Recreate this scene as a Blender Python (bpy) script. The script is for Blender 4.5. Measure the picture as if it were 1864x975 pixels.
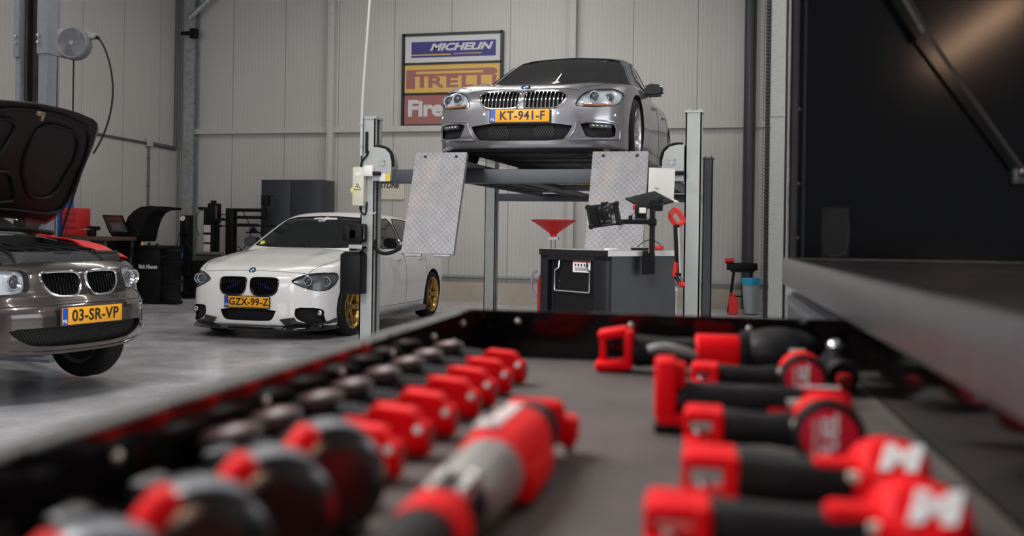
import bpy, bmesh, math, random
import numpy as np
from mathutils import Vector, Matrix
random.seed(7)
for _o in list(bpy.data.objects): bpy.data.objects.remove(_o)
SC=bpy.context.scene; COL=SC.collection
R=math.radians
# ---------------------------------------------------------------- camera
cd=bpy.data.cameras.new('camera'); cam=bpy.data.objects.new('camera',cd); COL.objects.link(cam); SC.camera=cam
cd.lens=35; cd.sensor_width=36; cd.sensor_fit='HORIZONTAL'; cd.shift_y=-0.0335
cd.clip_start=.05; cd.clip_end=100
cam.matrix_world=Matrix.Translation((0,0,1.16))@Matrix.Rotation(R(14.5),4,'Z')@Matrix.Rotation(R(90),4,'X')@Matrix.Rotation(.0145,4,'Z')
cd.dof.use_dof=True; cd.dof.focus_distance=9.2; cd.dof.aperture_fstop=3.3
# ---------------------------------------------------------------- world, view
w=bpy.data.worlds.new('world'); SC.world=w; w.use_nodes=True
bg=w.node_tree.nodes['Background']; bg.inputs[0].default_value=(.75,.85,1,1); bg.inputs[1].default_value=.25
SC.view_settings.view_transform='Standard'; SC.view_settings.look='None'; SC.view_settings.gamma=1; SC.view_settings.use_curve_mapping=False
SC.view_settings.exposure=0.4
def area(name,loc,rot,sx,sy,power,color=(1,1,1),spread=180):
    l=bpy.data.lights.new(name,'AREA'); l.shape='RECTANGLE'; l.size=sx; l.size_y=sy; l.energy=power; l.color=color; l.spread=R(spread)
    o=bpy.data.objects.new(name,l); COL.objects.link(o); o.location=loc; o.rotation_euler=rot; return o
# added daylight-coloured fill light, in front of the closed wall behind the camera
area('front_fill_light',(-5.2,-4.7,2.6),(R(90),0,0),4.6,4.2,250,(.93,.96,1))
# bright lamp panel over the aisle, out of frame to the left
area('aisle_panel_light',(-3.4,1.9,4.6),(R(12),R(-22),0),2.2,1.2,210,(1,.97,.93))
area('side_door_daylight',(6.9,4.5,2.6),(R(90),0,R(90)),6.0,3.8,160,(.95,.97,1))
CEIL_LAMPS=[(-7.4,5.0,50),(-6.6,12.6,30),(-3.6,6.6,60),(-4.2,13.4,60),(.9,4.6,50),(1.2,11.4,75),(4.4,7.5,50)]
LAMP_W=55
# ---------------------------------------------------------------- materials
MATS={}
def mat(name,col,rough=.5,metal=0,coat=0,noise=0,nscale=20,bump=0,bscale=60,emit=0,spec=.5,coatr=.03):
    if name in MATS: return MATS[name]
    m=bpy.data.materials.new(name); m.use_nodes=True; nt=m.node_tree; b=nt.nodes['Principled BSDF']
    b.inputs['Base Color'].default_value=(*col,1); b.inputs['Roughness'].default_value=rough; b.inputs['Metallic'].default_value=metal
    b.inputs['Coat Weight'].default_value=coat; b.inputs['Coat Roughness'].default_value=coatr; b.inputs['Specular IOR Level'].default_value=spec
    if emit: b.inputs['Emission Color'].default_value=(*col,1); b.inputs['Emission Strength'].default_value=emit
    tc=nt.nodes.new('ShaderNodeTexCoord')
    if noise:
        n=nt.nodes.new('ShaderNodeTexNoise'); n.inputs['Scale'].default_value=nscale; n.inputs['Detail'].default_value=5
        nt.links.new(tc.outputs['Object'],n.inputs['Vector'])
        r=nt.nodes.new('ShaderNodeMapRange'); r.inputs[1].default_value=.3; r.inputs[2].default_value=.7; r.inputs[3].default_value=1-noise; r.inputs[4].default_value=1+noise
        nt.links.new(n.outputs[0],r.inputs[0])
        v=nt.nodes.new('ShaderNodeVectorMath'); v.operation='SCALE'; v.inputs[0].default_value=col
        nt.links.new(r.outputs[0],v.inputs['Scale']); nt.links.new(v.outputs[0],b.inputs['Base Color'])
        r2=nt.nodes.new('ShaderNodeMapRange'); r2.inputs[3].default_value=max(0,rough*(1-noise)); r2.inputs[4].default_value=min(1,rough*(1+noise))
        nt.links.new(n.outputs[0],r2.inputs[0]); nt.links.new(r2.outputs[0],b.inputs['Roughness'])
    if bump:
        n=nt.nodes.new('ShaderNodeTexNoise'); n.inputs['Scale'].default_value=bscale; n.inputs['Detail'].default_value=4
        nt.links.new(tc.outputs['Object'],n.inputs['Vector'])
        bp=nt.nodes.new('ShaderNodeBump'); bp.inputs['Strength'].default_value=bump; bp.inputs['Distance'].default_value=.01
        nt.links.new(n.outputs[0],bp.inputs['Height']); nt.links.new(bp.outputs[0],b.inputs['Normal'])
    MATS[name]=m; return m
def M_floor():
    m=mat('polished_concrete',(.2,.2,.21),.25); nt=m.node_tree; b=nt.nodes['Principled BSDF']; L=nt.links
    tc=nt.nodes.new('ShaderNodeTexCoord')
    def noise(sc,det,rg=.6):
        n=nt.nodes.new('ShaderNodeTexNoise'); n.inputs['Scale'].default_value=sc; n.inputs['Detail'].default_value=det; n.inputs['Roughness'].default_value=rg
        L.new(tc.outputs['Object'],n.inputs['Vector']); return n
    n1=noise(.45,7,.62); n2=noise(2.2,6,.6); n3=noise(28,4,.7)
    mx=nt.nodes.new('ShaderNodeMath'); mx.operation='MULTIPLY_ADD'; mx.inputs[1].default_value=.3; L.new(n2.outputs[0],mx.inputs[0]); 
    mx0=nt.nodes.new('ShaderNodeMath'); mx0.operation='MULTIPLY'; mx0.inputs[1].default_value=.7; L.new(n1.outputs[0],mx0.inputs[0]); L.new(mx0.outputs[0],mx.inputs[2])
    cr=nt.nodes.new('ShaderNodeValToRGB'); e=cr.color_ramp.elements
    e[0].position=.33; e[0].color=(.27,.27,.285,1); e[1].position=.68; e[1].color=(.56,.56,.61,1)
    e=cr.color_ramp.elements.new(.5); e.color=(.42,.42,.445,1)
    L.new(mx.outputs[0],cr.inputs[0]); L.new(cr.outputs[0],b.inputs['Base Color'])
    rr=nt.nodes.new('ShaderNodeMapRange'); rr.inputs[1].default_value=.3; rr.inputs[2].default_value=.7; rr.inputs[3].default_value=.14; rr.inputs[4].default_value=.32
    L.new(n2.outputs[0],rr.inputs[0]); L.new(rr.outputs[0],b.inputs['Roughness'])
    bp=nt.nodes.new('ShaderNodeBump'); bp.inputs['Strength'].default_value=.02; bp.inputs['Distance'].default_value=.01; L.new(n3.outputs[0],bp.inputs['Height']); L.new(bp.outputs[0],b.inputs['Normal'])
    return m
def M_wall(name,col,ax='X',pitch=.05,seam=1.1,off=0.0):
    """ribbed steel sandwich panel: fine vertical ribs, a joint every metre or so"""
    m=mat(name,col,.42); nt=m.node_tree; b=nt.nodes['Principled BSDF']; L=nt.links
    tc=nt.nodes.new('ShaderNodeTexCoord'); sp=nt.nodes.new('ShaderNodeSeparateXYZ'); L.new(tc.outputs['Object'],sp.inputs[0])
    def mth(op,a,bv=None):
        n=nt.nodes.new('ShaderNodeMath'); n.operation=op
        if isinstance(a,float): n.inputs[0].default_value=a
        else: L.new(a,n.inputs[0])
        if bv is not None:
            if isinstance(bv,float): n.inputs[1].default_value=bv
            else: L.new(bv,n.inputs[1])
        return n.outputs[0]
    x=mth('ADD',sp.outputs[ax],off)
    fr=mth('FRACT',mth('DIVIDE',x,pitch)); pp=mth('ABSOLUTE',mth('SUBTRACT',fr,.5))
    rib=mth('GREATER_THAN',pp,.38)
    fs=mth('FRACT',mth('DIVIDE',x,seam)); ps=mth('ABSOLUTE',mth('SUBTRACT',fs,.5))
    sm=mth('GREATER_THAN',ps,.5-.008/seam)
    hgt=mth('SUBTRACT',mth('MULTIPLY',rib,.25),mth('MULTIPLY',sm,1.0))
    bp=nt.nodes.new('ShaderNodeBump'); bp.inputs['Strength'].default_value=.5; bp.inputs['Distance'].default_value=.01; L.new(hgt,bp.inputs['Height']); L.new(bp.outputs[0],b.inputs['Normal'])
    n=nt.nodes.new('ShaderNodeTexNoise'); n.inputs['Scale'].default_value=.8; n.inputs['Detail'].default_value=5; L.new(tc.outputs['Object'],n.inputs['Vector'])
    r=nt.nodes.new('ShaderNodeMapRange'); r.inputs[3].default_value=.93; r.inputs[4].default_value=1.05; L.new(n.outputs[0],r.inputs[0])
    k=mth('MULTIPLY',r.outputs[0],mth('SUBTRACT',1.0,mth('MULTIPLY',sm,.45)))
    k=mth('MULTIPLY',k,mth('SUBTRACT',1.0,mth('MULTIPLY',rib,.07)))
    v=nt.nodes.new('ShaderNodeVectorMath'); v.operation='SCALE'; v.inputs[0].default_value=col; L.new(k,v.inputs['Scale']); L.new(v.outputs[0],b.inputs['Base Color'])
    return m
def M_tread():
    """galvanised checker plate: short raised bars at alternating angles"""
    m=mat('checker_plate',(.27,.27,.285),.5,.4,noise=.12,nscale=9); nt=m.node_tree; b=nt.nodes['Principled BSDF']; L=nt.links
    tc=nt.nodes.new('ShaderNodeTexCoord')
    def bars(off,ang):
        mp=nt.nodes.new('ShaderNodeMapping'); mp.inputs['Location'].default_value=off; L.new(tc.outputs['Object'],mp.inputs[0])
        sp=nt.nodes.new('ShaderNodeSeparateXYZ'); L.new(mp.outputs[0],sp.inputs[0])
        def cell(o,p):
            d=nt.nodes.new('ShaderNodeMath'); d.operation='DIVIDE'; L.new(o,d.inputs[0]); d.inputs[1].default_value=p
            f=nt.nodes.new('ShaderNodeMath'); f.operation='FRACT'; L.new(d.outputs[0],f.inputs[0])
            s=nt.nodes.new('ShaderNodeMath'); s.operation='SUBTRACT'; L.new(f.outputs[0],s.inputs[0]); s.inputs[1].default_value=.5
            return s.outputs[0]
        cx,cz=cell(sp.outputs['X'],.050),cell(sp.outputs['Z'],.050)
        cb=nt.nodes.new('ShaderNodeCombineXYZ'); L.new(cx,cb.inputs[0]); L.new(cz,cb.inputs[1])
        rt=nt.nodes.new('ShaderNodeVectorRotate'); rt.rotation_type='Z_AXIS'; rt.inputs['Angle'].default_value=ang; L.new(cb.outputs[0],rt.inputs[0])
        sc=nt.nodes.new('ShaderNodeVectorMath'); sc.operation='MULTIPLY'; sc.inputs[1].default_value=(2.6,9,0); L.new(rt.outputs[0],sc.inputs[0])
        ln=nt.nodes.new('ShaderNodeVectorMath'); ln.operation='LENGTH'; L.new(sc.outputs[0],ln.inputs[0])
        r=nt.nodes.new('ShaderNodeMapRange'); r.inputs[1].default_value=1.0; r.inputs[2].default_value=.6; L.new(ln.outputs['Value'],r.inputs[0]); return r.outputs[0]
    a=bars((0,0,0),R(45)); c=bars((.025,0,.025),R(-45))
    mx=nt.nodes.new('ShaderNodeMath'); mx.operation='MAXIMUM'; L.new(a,mx.inputs[0]); L.new(c,mx.inputs[1])
    bp=nt.nodes.new('ShaderNodeBump'); bp.inputs['Strength'].default_value=1; bp.inputs['Distance'].default_value=.0032; L.new(mx.outputs[0],bp.inputs['Height']); L.new(bp.outputs[0],b.inputs['Normal'])
    # rust bloom in the middle of each plate
    n=nt.nodes.new('ShaderNodeTexNoise'); n.inputs['Scale'].default_value=3.5; n.inputs['Detail'].default_value=5; L.new(tc.outputs['Object'],n.inputs['Vector'])
    rr=nt.nodes.new('ShaderNodeMapRange'); rr.inputs[1].default_value=.52; rr.inputs[2].default_value=.95; L.new(n.outputs[0],rr.inputs[0])
    src=b.inputs['Base Color'].links[0].from_socket
    mc=nt.nodes.new('ShaderNodeMix'); mc.data_type='RGBA'; L.new(rr.outputs[0],mc.inputs[0]); L.new(src,mc.inputs[6]); mc.inputs[7].default_value=(.42,.33,.29,1)
    L.new(mc.outputs[2],b.inputs['Base Color'])
    return m
def M_clear(name,tint=(1,1,1)):
    if name in MATS: return MATS[name]
    m=bpy.data.materials.new(name); m.use_nodes=True; nt=m.node_tree; nt.nodes.remove(nt.nodes['Principled BSDF']); out=nt.nodes['Material Output']
    t=nt.nodes.new('ShaderNodeBsdfTransparent'); t.inputs[0].default_value=(*tint,1); g=nt.nodes.new('ShaderNodeBsdfGlossy'); g.inputs['Roughness'].default_value=.03
    f=nt.nodes.new('ShaderNodeFresnel'); f.inputs[0].default_value=1.5; mx=nt.nodes.new('ShaderNodeMixShader')
    ge=nt.nodes.new('ShaderNodeNewGeometry'); iv=nt.nodes.new('ShaderNodeMath'); iv.operation='SUBTRACT'; iv.inputs[0].default_value=1; nt.links.new(ge.outputs['Backfacing'],iv.inputs[1])
    ml=nt.nodes.new('ShaderNodeMath'); ml.operation='MULTIPLY'; nt.links.new(f.outputs[0],ml.inputs[0]); nt.links.new(iv.outputs[0],ml.inputs[1]); nt.links.new(ml.outputs[0],mx.inputs[0]); nt.links.new(t.outputs[0],mx.inputs[1]); nt.links.new(g.outputs[0],mx.inputs[2]); nt.links.new(mx.outputs[0],out.inputs[0])
    MATS[name]=m; return m
BLK=mat('black_plastic',(.006,.006,.007),.5,noise=.2,spec=.18); GBLK=mat('gloss_black',(.008,.008,.009),.12,coat=.6)
PIT=mat('dark_cavity',(.006,.006,.007),.7); CHR=mat('chrome',(.75,.76,.78),.12,1); STEEL=mat('brushed_steel',(.5,.5,.5),.35,1,noise=.15)
RED=mat('tool_red',(.86,.002,.008),.5,noise=.04,nscale=30,spec=.16); REDD=mat('signal_red',(.6,.015,.012),.4,noise=.08)
RUB=mat('black_rubber',(.008,.008,.009),.6,spec=.2,noise=.2,bump=.15,bscale=300); TYRE=mat('tyre_rubber',(.011,.011,.012),.7,spec=.25,noise=.2,bump=.2,bscale=200)
WHT=mat('white_paint',(.8,.8,.8),.4); YEL=mat('plate_yellow',(.93,.42,.015),.4); BLU=mat('plate_blue',(.01,.09,.5),.4); INK=mat('ink_black',(.01,.01,.01),.5)
GLS=mat('tinted_glass',(.010,.012,.013),.03,spec=.5); LENS=M_clear('lamp_lens',(.93,.95,.97))
LIFTG=mat('lift_grey_enamel',(.40,.42,.41),.38,noise=.05,nscale=6); LIFTD=mat('lift_anthracite_enamel',(.06,.07,.085),.45,noise=.1)
GALV=mat('galvanised_steel',(.36,.38,.39),.45,.6,noise=.2,nscale=14); CREAM=mat('cream_plastic',(.62,.60,.50),.45,noise=.04)
# ---------------------------------------------------------------- mesh builder
class MB:
    def __init__(s): s.bm=bmesh.new(); s.mi=0
    def _in(s,t,M=None):
        if M is not None: bmesh.ops.transform(t,matrix=M,verts=t.verts)
        for f in t.faces: f.material_index=s.mi
        me=bpy.data.meshes.new('t'); t.to_mesh(me); t.free(); s.bm.from_mesh(me); bpy.data.meshes.remove(me); return s
    def box(s,c,d,rot=None,bev=0,seg=2,M=None):
        t=bmesh.new(); bmesh.ops.create_cube(t,size=1); bmesh.ops.scale(t,vec=d,verts=t.verts)
        if bev: bmesh.ops.bevel(t,geom=t.edges[:]+t.verts[:],offset=min(bev,min(d)*.49),segments=seg,profile=.5,affect='EDGES')
        T=Matrix.Translation(c)
        if rot is not None: T=T@(Matrix.Rotation(rot,4,'Z') if isinstance(rot,(int,float)) else rot)
        if M is not None: T=M@T
        return s._in(t,T)
    def cyl(s,p0,p1,r0,r1=None,n=20,bev=0,M=None):
        p0,p1=Vector(p0),Vector(p1); r1=r0 if r1 is None else r1; d=p1-p0
        t=bmesh.new(); bmesh.ops.create_cone(t,cap_ends=True,segments=n,radius1=r0,radius2=r1,depth=d.length)
        if bev: bmesh.ops.bevel(t,geom=[e for e in t.edges if len([f for f in e.link_faces if len(f.verts)>4])>0],offset=bev,segments=2,affect='EDGES')
        T=Matrix.Translation((p0+p1)/2)@d.to_track_quat('Z','Y').to_matrix().to_4x4()
        if M is not None: T=M@T
        return s._in(t,T)
    def ball(s,c,r,n=16,M=None):
        t=bmesh.new(); bmesh.ops.create_uvsphere(t,u_segments=n,v_segments=n//2+2,radius=1)
        if isinstance(r,(int,float)): r=(r,r,r)
        T=Matrix.Translation(c)@Matrix.Diagonal((*r,1))
        if M is not None: T=M@T
        return s._in(t,T)
    def tube(s,pts,r,n=8,closed=False,M=None):
        P=[Vector(p) for p in pts]
        if 4<=len(P)<=12 and not isinstance(r,(list,tuple)):      # hand-laid paths get their corners eased
            for _ in range(2):
                Q=[]; K=len(P)
                for i in range(K if closed else K-1):
                    a,b=P[i],P[(i+1)%K]; Q+=[a*.75+b*.25,a*.25+b*.75]
                P=Q if closed else [P[0]]+Q+[P[-1]]
        t=bmesh.new(); rings=[]; N=len(P); up=Vector((0,0,1)); prev=None
        for i,p in enumerate(P):
            a=P[(i-1)%N] if (closed or i>0) else p; b=P[(i+1)%N] if (closed or i<N-1) else p
            d=(b-a).normalized() if (b-a).length>1e-9 else Vector((0,0,1))
            if prev is None: x=d.orthogonal().normalized()
            else:
                x=prev-d*prev.dot(d); x=x.normalized() if x.length>1e-6 else d.orthogonal().normalized()
            prev=x; y=d.cross(x)
            rr=r[i] if isinstance(r,(list,tuple)) else r
            rings.append([t.verts.new(p+(x*math.cos(2*math.pi*k/n)+y*math.sin(2*math.pi*k/n))*rr) for k in range(n)])
        for i in range(N if closed else N-1):
            A,B=rings[i],rings[(i+1)%N]
            for k in range(n): t.faces.new((A[k],A[(k+1)%n],B[(k+1)%n],B[k]))
        if not closed: t.faces.new(rings[0][::-1]); t.faces.new(rings[-1])
        bmesh.ops.recalc_face_normals(t,faces=t.faces)
        return s._in(t,M)
    def lathe(s,prof,n=32,M=None,cap=True):
        """profile (r, z) revolved round local z"""
        t=bmesh.new(); rings=[]
        for r,z in prof:
            rings.append([t.verts.new((0,0,z))] if r<1e-6 else [t.verts.new((r*math.cos(2*math.pi*k/n),r*math.sin(2*math.pi*k/n),z)) for k in range(n)])
        for A,B in zip(rings,rings[1:]):
            for k in range(n):
                j=(k+1)%n
                if len(A)==1 and len(B)==1: continue
                if len(A)==1: t.faces.new((A[0],B[j],B[k]))
                elif len(B)==1: t.faces.new((A[k],A[j],B[0]))
                else: t.faces.new((A[k],A[j],B[j],B[k]))
        for e in (rings[0],rings[-1]) if cap else ():
            if len(e)>1: t.faces.new(e)
        bmesh.ops.recalc_face_normals(t,faces=t.faces)
        return s._in(t,M)
    def prism(s,poly,d0,d1,plane='xz',bev=0,M=None):
        """2-D outline extruded between d0 and d1 along the third axis"""
        t=bmesh.new()
        def P(u,v,d): return {'xz':(u,d,v),'xy':(u,v,d),'yz':(d,u,v)}[plane]
        A=[t.verts.new(P(u,v,d0)) for u,v in poly]; B=[t.verts.new(P(u,v,d1)) for u,v in poly]; n=len(poly)
        t.faces.new(A); t.faces.new(B[::-1])
        for i in range(n): t.faces.new((A[i],B[i],B[(i+1)%n],A[(i+1)%n]))
        bmesh.ops.recalc_face_normals(t,faces=t.faces)
        if bev: bmesh.ops.bevel(t,geom=t.edges[:],offset=bev,segments=2,affect='EDGES',clamp_overlap=True)
        bmesh.ops.triangulate(t,faces=[f for f in t.faces if len(f.verts)>4])
        return s._in(t,M)
    def raw(s,V,F,M=None):
        t=bmesh.new(); vs=[t.verts.new(v) for v in V]
        for f in F:
            try: t.faces.new([vs[i] for i in f])
            except ValueError: pass
        bmesh.ops.recalc_face_normals(t,faces=t.faces)
        return s._in(t,M)
    def build(s,name,m,parent=None,loc=None,rz=None,smooth=True,ang=32):
        me=bpy.data.meshes.new(name); s.bm.to_mesh(me); s.bm.free()
        for x in (m if isinstance(m,(list,tuple)) else [m]): me.materials.append(x)
        return link(name,me,parent,loc,rz,smooth,ang)
def link(name,me,parent=None,loc=None,rz=None,smooth=True,ang=32):
    if smooth:
        me.shade_smooth(); me.set_sharp_from_angle(angle=R(ang))
    o=bpy.data.objects.new(name,me); COL.objects.link(o)
    if parent is not None: o.parent=parent
    if loc is not None: o.location=loc
    if rz is not None: o.rotation_euler=(0,0,rz)
    return o
def tag(o,label=None,cat=None,group=None,kind=None):
    if label: o['label']=label
    if cat: o['category']=cat
    if group: o['group']=group
    if kind: o['kind']=kind
    return o
def thing(name,label,cat,loc=(0,0,0),rz=0,group=None,rot=None):
    o=bpy.data.objects.new(name,None); COL.objects.link(o); o.location=loc; o.rotation_euler=rot if rot else (0,0,rz); o.empty_display_size=.1
    return tag(o,label,cat,group)
def struct(name,mb,m,**k): return tag(mb.build(name,m,**k),kind='structure')
def kids(o): return [c for c in COL.objects if c.parent==o]
def copy_tree(o,parent=None):
    ch=kids(o); c=o.copy(); COL.objects.link(c); c.parent=parent
    for k in ch: copy_tree(k,c)
    return c
def text_mesh(txt,size,xs=1,bold=0,ext=.001,shear=0,spacing=1):
    cu=bpy.data.curves.new('lettering','FONT'); cu.body=txt; cu.size=size; cu.extrude=ext; cu.offset=bold; cu.align_x='CENTER'; cu.align_y='CENTER'; cu.shear=shear; cu.resolution_u=3; cu.space_character=spacing
    o=bpy.data.objects.new('lettering',cu); COL.objects.link(o)
    me=bpy.data.meshes.new_from_object(o.evaluated_get(bpy.context.evaluated_depsgraph_get())); bpy.data.objects.remove(o)
    me.transform(Matrix.Scale(xs,4,(1,0,0))); return me
def text(name,txt,size,M,m,parent,fit=0,**k):
    """flat lettering; M places it, its own plane is xy with z out; fit stretches it to a width"""
    me=text_mesh(txt,size,**k)
    if fit:
        xs=[v.co.x for v in me.vertices]; w_=max(xs)-min(xs); me.transform(Matrix.Scale(fit/w_,4,(1,0,0))@Matrix.Translation((-(max(xs)+min(xs))/2,0,0)))
    me.transform(M); me.materials.clear(); me.materials.append(m)
    return link(name,me,parent,smooth=False)
FRONT=Matrix.Rotation(R(90),4,'X')            # text reading in xz, facing -y
T=Matrix.Translation
# ---------------------------------------------------------------- the building
b=MB(); b.box((-1.9,5.0,-.05),(19.5,24,.1)); fl=struct('floor',b,M_floor(),smooth=False)
WALL=M_wall('wall_panel_back',(.50,.488,.472),'X',.075,1.05,.12); WALLL=M_wall('wall_panel_left',(.47,.458,.447),'Y',.085,1.05)
b=MB(); b.box((-1.9,16.46,3.1),(17.7,.12,6.2)); struct('wall_back',b,WALL,smooth=False)
b=MB(); b.box((-10.71,6.0,3.1),(.12,20.8,6.2)); struct('wall_left',b,WALLL,smooth=False)
b=MB(); b.box((7.0,12.4,3.1),(.12,8.2,6.2)); b.box((7.0,-2.0,3.1),(.12,7,6.2)); b.box((7.0,4.9,5.35),(.12,6.8,1.7)); struct('wall_right',b,WALLL,smooth=False)
b=MB(); b.box((-6.2,-4.9,3.1),(9,.12,6.2)); b.box((5.6,-4.9,3.1),(2.8,.12,6.2)); b.box((1.25,-4.9,5.4),(5.9,.12,1.6)); struct('wall_front',b,mat('door_wall_dark',(.07,.065,.062),.6,noise=.1,nscale=2),smooth=False)
b=MB(); b.box((-1.9,5.8,6.26),(17.9,21.6,.12)); struct('ceiling',b,mat('ceiling_sheet',(.45,.45,.45),.6,noise=.05),smooth=False)
# concrete plinth along the foot of the back wall
b=MB(); b.box((-1.9,16.37,.16),(17.6,.06,.32)); struct('baseboard_back',b,mat('plinth_concrete',(.42,.37,.31),.8,noise=.12,nscale=3,bump=.2),smooth=False)
b=MB(); b.box((-1.9,16.35,.42),(17.6,.09,.035)); struct('trim_1',b,GALV,smooth=False)
WG=mat('girt_white_steel',(.48,.47,.46),.45,noise=.05)
b=MB()
b.box((-5.2,16.36,2.96),(10.5,.1,.10)); struct('trim_2',b,WG,smooth=False)
b=MB(); b.box((3.6,16.36,2.96),(6.6,.1,.10)); struct('trim_3',b,WG,smooth=False)
b=MB(); b.box((-7.56,16.33,3.1),(.09,.12,6.2)); b.box((-7.61,16.27,3.1),(.02,.06,6.2)); struct('trim_4',b,WG,smooth=False)
b=MB(); b.box((-3.22,16.33,3.1),(.08,.12,6.2)); b.box((-3.17,16.28,3.1),(.02,.05,6.2)); struct('trim_5',b,WG,smooth=False)
b=MB(); b.box((-10.35,16.20,3.1),(.20,.02,6.2)); b.box((-10.35,16.36,3.1),(.20,.02,6.2)); b.box((-10.35,16.28,3.1),(.02,.15,6.2)); struct('trim_6',b,GALV,smooth=False)
# eaves beam and knee brace at the far left corner
b=MB(); b.box((-5.0,16.2,5.62),(11,.18,.26)); struct('trim_7',b,WG,smooth=False)
b=MB(); b.cyl((-10.3,16.1,5.0),(-9.55,16.1,5.62),.05,n=8); b.box((-10.1,15.9,5.6),(.12,1.2,.14)); struct('trim_8',b,GALV,smooth=False)
# sheeting rail on the left wall (grey conduit run)
DKG=mat('conduit_grey',(.09,.09,.095),.5)
c=thing('cable_conduit','grey wiring conduit running along the left wall down to the corner','conduit',(-10.64,0,0))
b=MB(); b.cyl((.02,13.2,2.70),(.02,15.35,2.66),.02,n=10); b.cyl((.02,15.45,2.66),(.02,16.2,2.64),.035,n=10); b.cyl((.02,16.2,2.64),(.02,16.2,5.5),.03,n=10); b.build('pipe_run',DKG,c)
b=MB(); b.box((.03,15.4,2.68),(.05,.16,.15),bev=.01); b.build('junction_box',mat('box_grey',(.42,.42,.42),.5),c)
b=MB(); b.cyl((.02,15.4,2.6),(.02,15.4,.98),.017,n=8)
for z in (2.4,1.9,1.4): b.box((.02,15.4,z),(.03,.06,.02))
b.build('down_pipe',DKG,c)
so=MB(); so.box((.04,15.4,.92),(.06,.26,.12),bev=.01); so.build('wall_socket',mat('box_grey',(.42,.42,.42),.5),c)
# camera / speaker at top corner
c=thing('floodlight','small black floodlight on the galvanised corner column','lamp',(-10.2,16.08,4.72))
b=MB(); b.box((0,.02,0),(.14,.1,.18),bev=.02); b.build('lamp_body',BLK,c)
b=MB(); b.box((-.16,.06,.02),(.26,.05,.06)); b.build('bracket',BLK,c)
# black drain pipe
c=thing('drain_pipe','black vertical drain pipe on the back wall beside the steel columns','pipe',(-.33,16.2,0))
b=MB(); b.cyl((0,0,.02),(0,0,5.6),.095,n=20); b.build('pipe_run',mat('pipe_black',(.035,.037,.04),.4),c)
b=MB(); b.cyl((0,0,5.05),(0,0,5.25),.115,n=20); b.tube([(0,0,5.55),(.03,0,5.75),(.15,0,5.9),(.4,0,6.0)],.095,n=16); b.build('pipe_socket',mat('pipe_black',(.035,.037,.04),.4),c)
# tall steel columns right of the pipe, standing nearer than the back wall
COLG=mat('column_grey_paint',(.36,.37,.36),.4,noise=.06)
b=MB(); b.box((-.05,14.85,3.1),(.06,.08,6.2)); 
for k in range(110): b.box((-.052,14.80,.25+k*.05),(.075,.02,.02))
struct('trim_9',b,mat('guide_black',(.02,.02,.022),.5),smooth=False)
b=MB(); b.box((.09,14.8,3.1),(.19,.14,6.2)); b.box((.09,14.72,2.9),(.21,.012,.02)); struct('trim_10',b,COLG,smooth=False)
b=MB(); b.box((.21,14.85,3.1),(.03,.1,6.2)); struct('trim_11',b,mat('guide_black',(.02,.02,.022),.5),smooth=False)
b=MB(); b.box((.31,14.8,3.1),(.15,.14,6.2)); b.box((.31,14.72,1.9),(.16,.012,.03)); struct('trim_12',b,COLG,smooth=False)
# ceiling lamps
LMP=mat('led_diffuser',(1,.97,.92),.5,emit=6)
for i,(x,y,pw) in enumerate(CEIL_LAMPS):
    c=thing('ceiling_light','long white linear lamp under the workshop roof','lamp',(x,y,6.0),0,'linear ceiling lamps')
    b=MB(); b.box((0,0,.06),(2.6,.22,.08),bev=.01); b.build('housing',WHT,c)
    b=MB(); b.box((0,0,.01),(2.5,.16,.02)); b.build('diffuser',LMP,c)
    area('ceiling_lamp_light',(x,y,5.96),(0,0,0),2.4,.16,pw,(1,.95,.88))
# warm strip lamp on a low beam behind the camera; it shows as a streak in the gloss-black panel
c=thing('strip_lamp','warm strip lamp on a beam behind the tool chest','lamp',(2.35,-3.45,2.78),R(3.8))
MB().box((0,0,.06),(.16,2.7,.06),bev=.01).box((0,-1.3,.6),(.05,.05,1.1)).box((0,1.3,.6),(.05,.05,1.1)).build('housing',WHT,c)
MB().box((0,0,.015),(.07,2.6,.03)).build('diffuser',mat('warm_diffuser',(1,.62,.40),.5,emit=42),c)
# ---------------------------------------------------------------- the tyre sign
s=thing('tyre_brand_sign','large framed board of three tyre brand panels on the back wall','sign',(-5.34,16.36,3.80))
FR=mat('sign_frame_black',(.012,.014,.018),.4)
b=MB()
W2,H2=.89,.79
for x in (-W2,W2): b.box((x,0,0),(.05,.07,2*H2+.05))
for z in (-H2,-.235,.285,H2): b.box((0,0,z),(2*W2,.07,.045 if abs(z)>.5 else .03))
b.build('frame',FR,s)
SW=mat('sign_white',(.55,.56,.58),.5); SB=mat('sign_blue',(.035,.03,.19),.5); SY=mat('sign_yellow',(.62,.40,.10),.5); SR=mat('sign_maroon',(.31,.115,.11),.5)
p1=MB().box((0,.0,.545),(1.72,.03,.475)).build('panel',SW,s,smooth=False); tag(p1,'pale panel with a blue lettered banner')
bb=MB().box((.02,-.018,.53),(1.52,.008,.27)).build('banner',SB,p1,smooth=False)
text('lettering','MICHELIN',.165,T((.17,-.024,.56))@FRONT,SW,p1,bold=.007,shear=.3,fit=1.14)
MB().box((-.38,-.024,.435),(.72,.004,.02)).box((.28,-.024,.445),(.5,.004,.013)).build('stripe',SY,p1,smooth=False)
p2=MB().box((0,.0,.025),(1.72,.03,.49)).build('panel',SY,s,smooth=False); tag(p2,'yellow panel with maroon lettering')
bar=[(-.83,-.175),(-.67,-.175),(-.67,.035),(.72,.04),(.77,.05),(.80,.07),(.82,.10),(.80,.13),(.77,.15),(.72,.16),(-.83,.15)]
MB().prism(bar,-.02,-.016,M=T((0,0,.03))).build('long_letter',SR,p2,smooth=False)
MB().box((-.045,-.022,.127),(1.22,.004,.042)).build('letter_slot',SY,p2,smooth=False)
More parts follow.
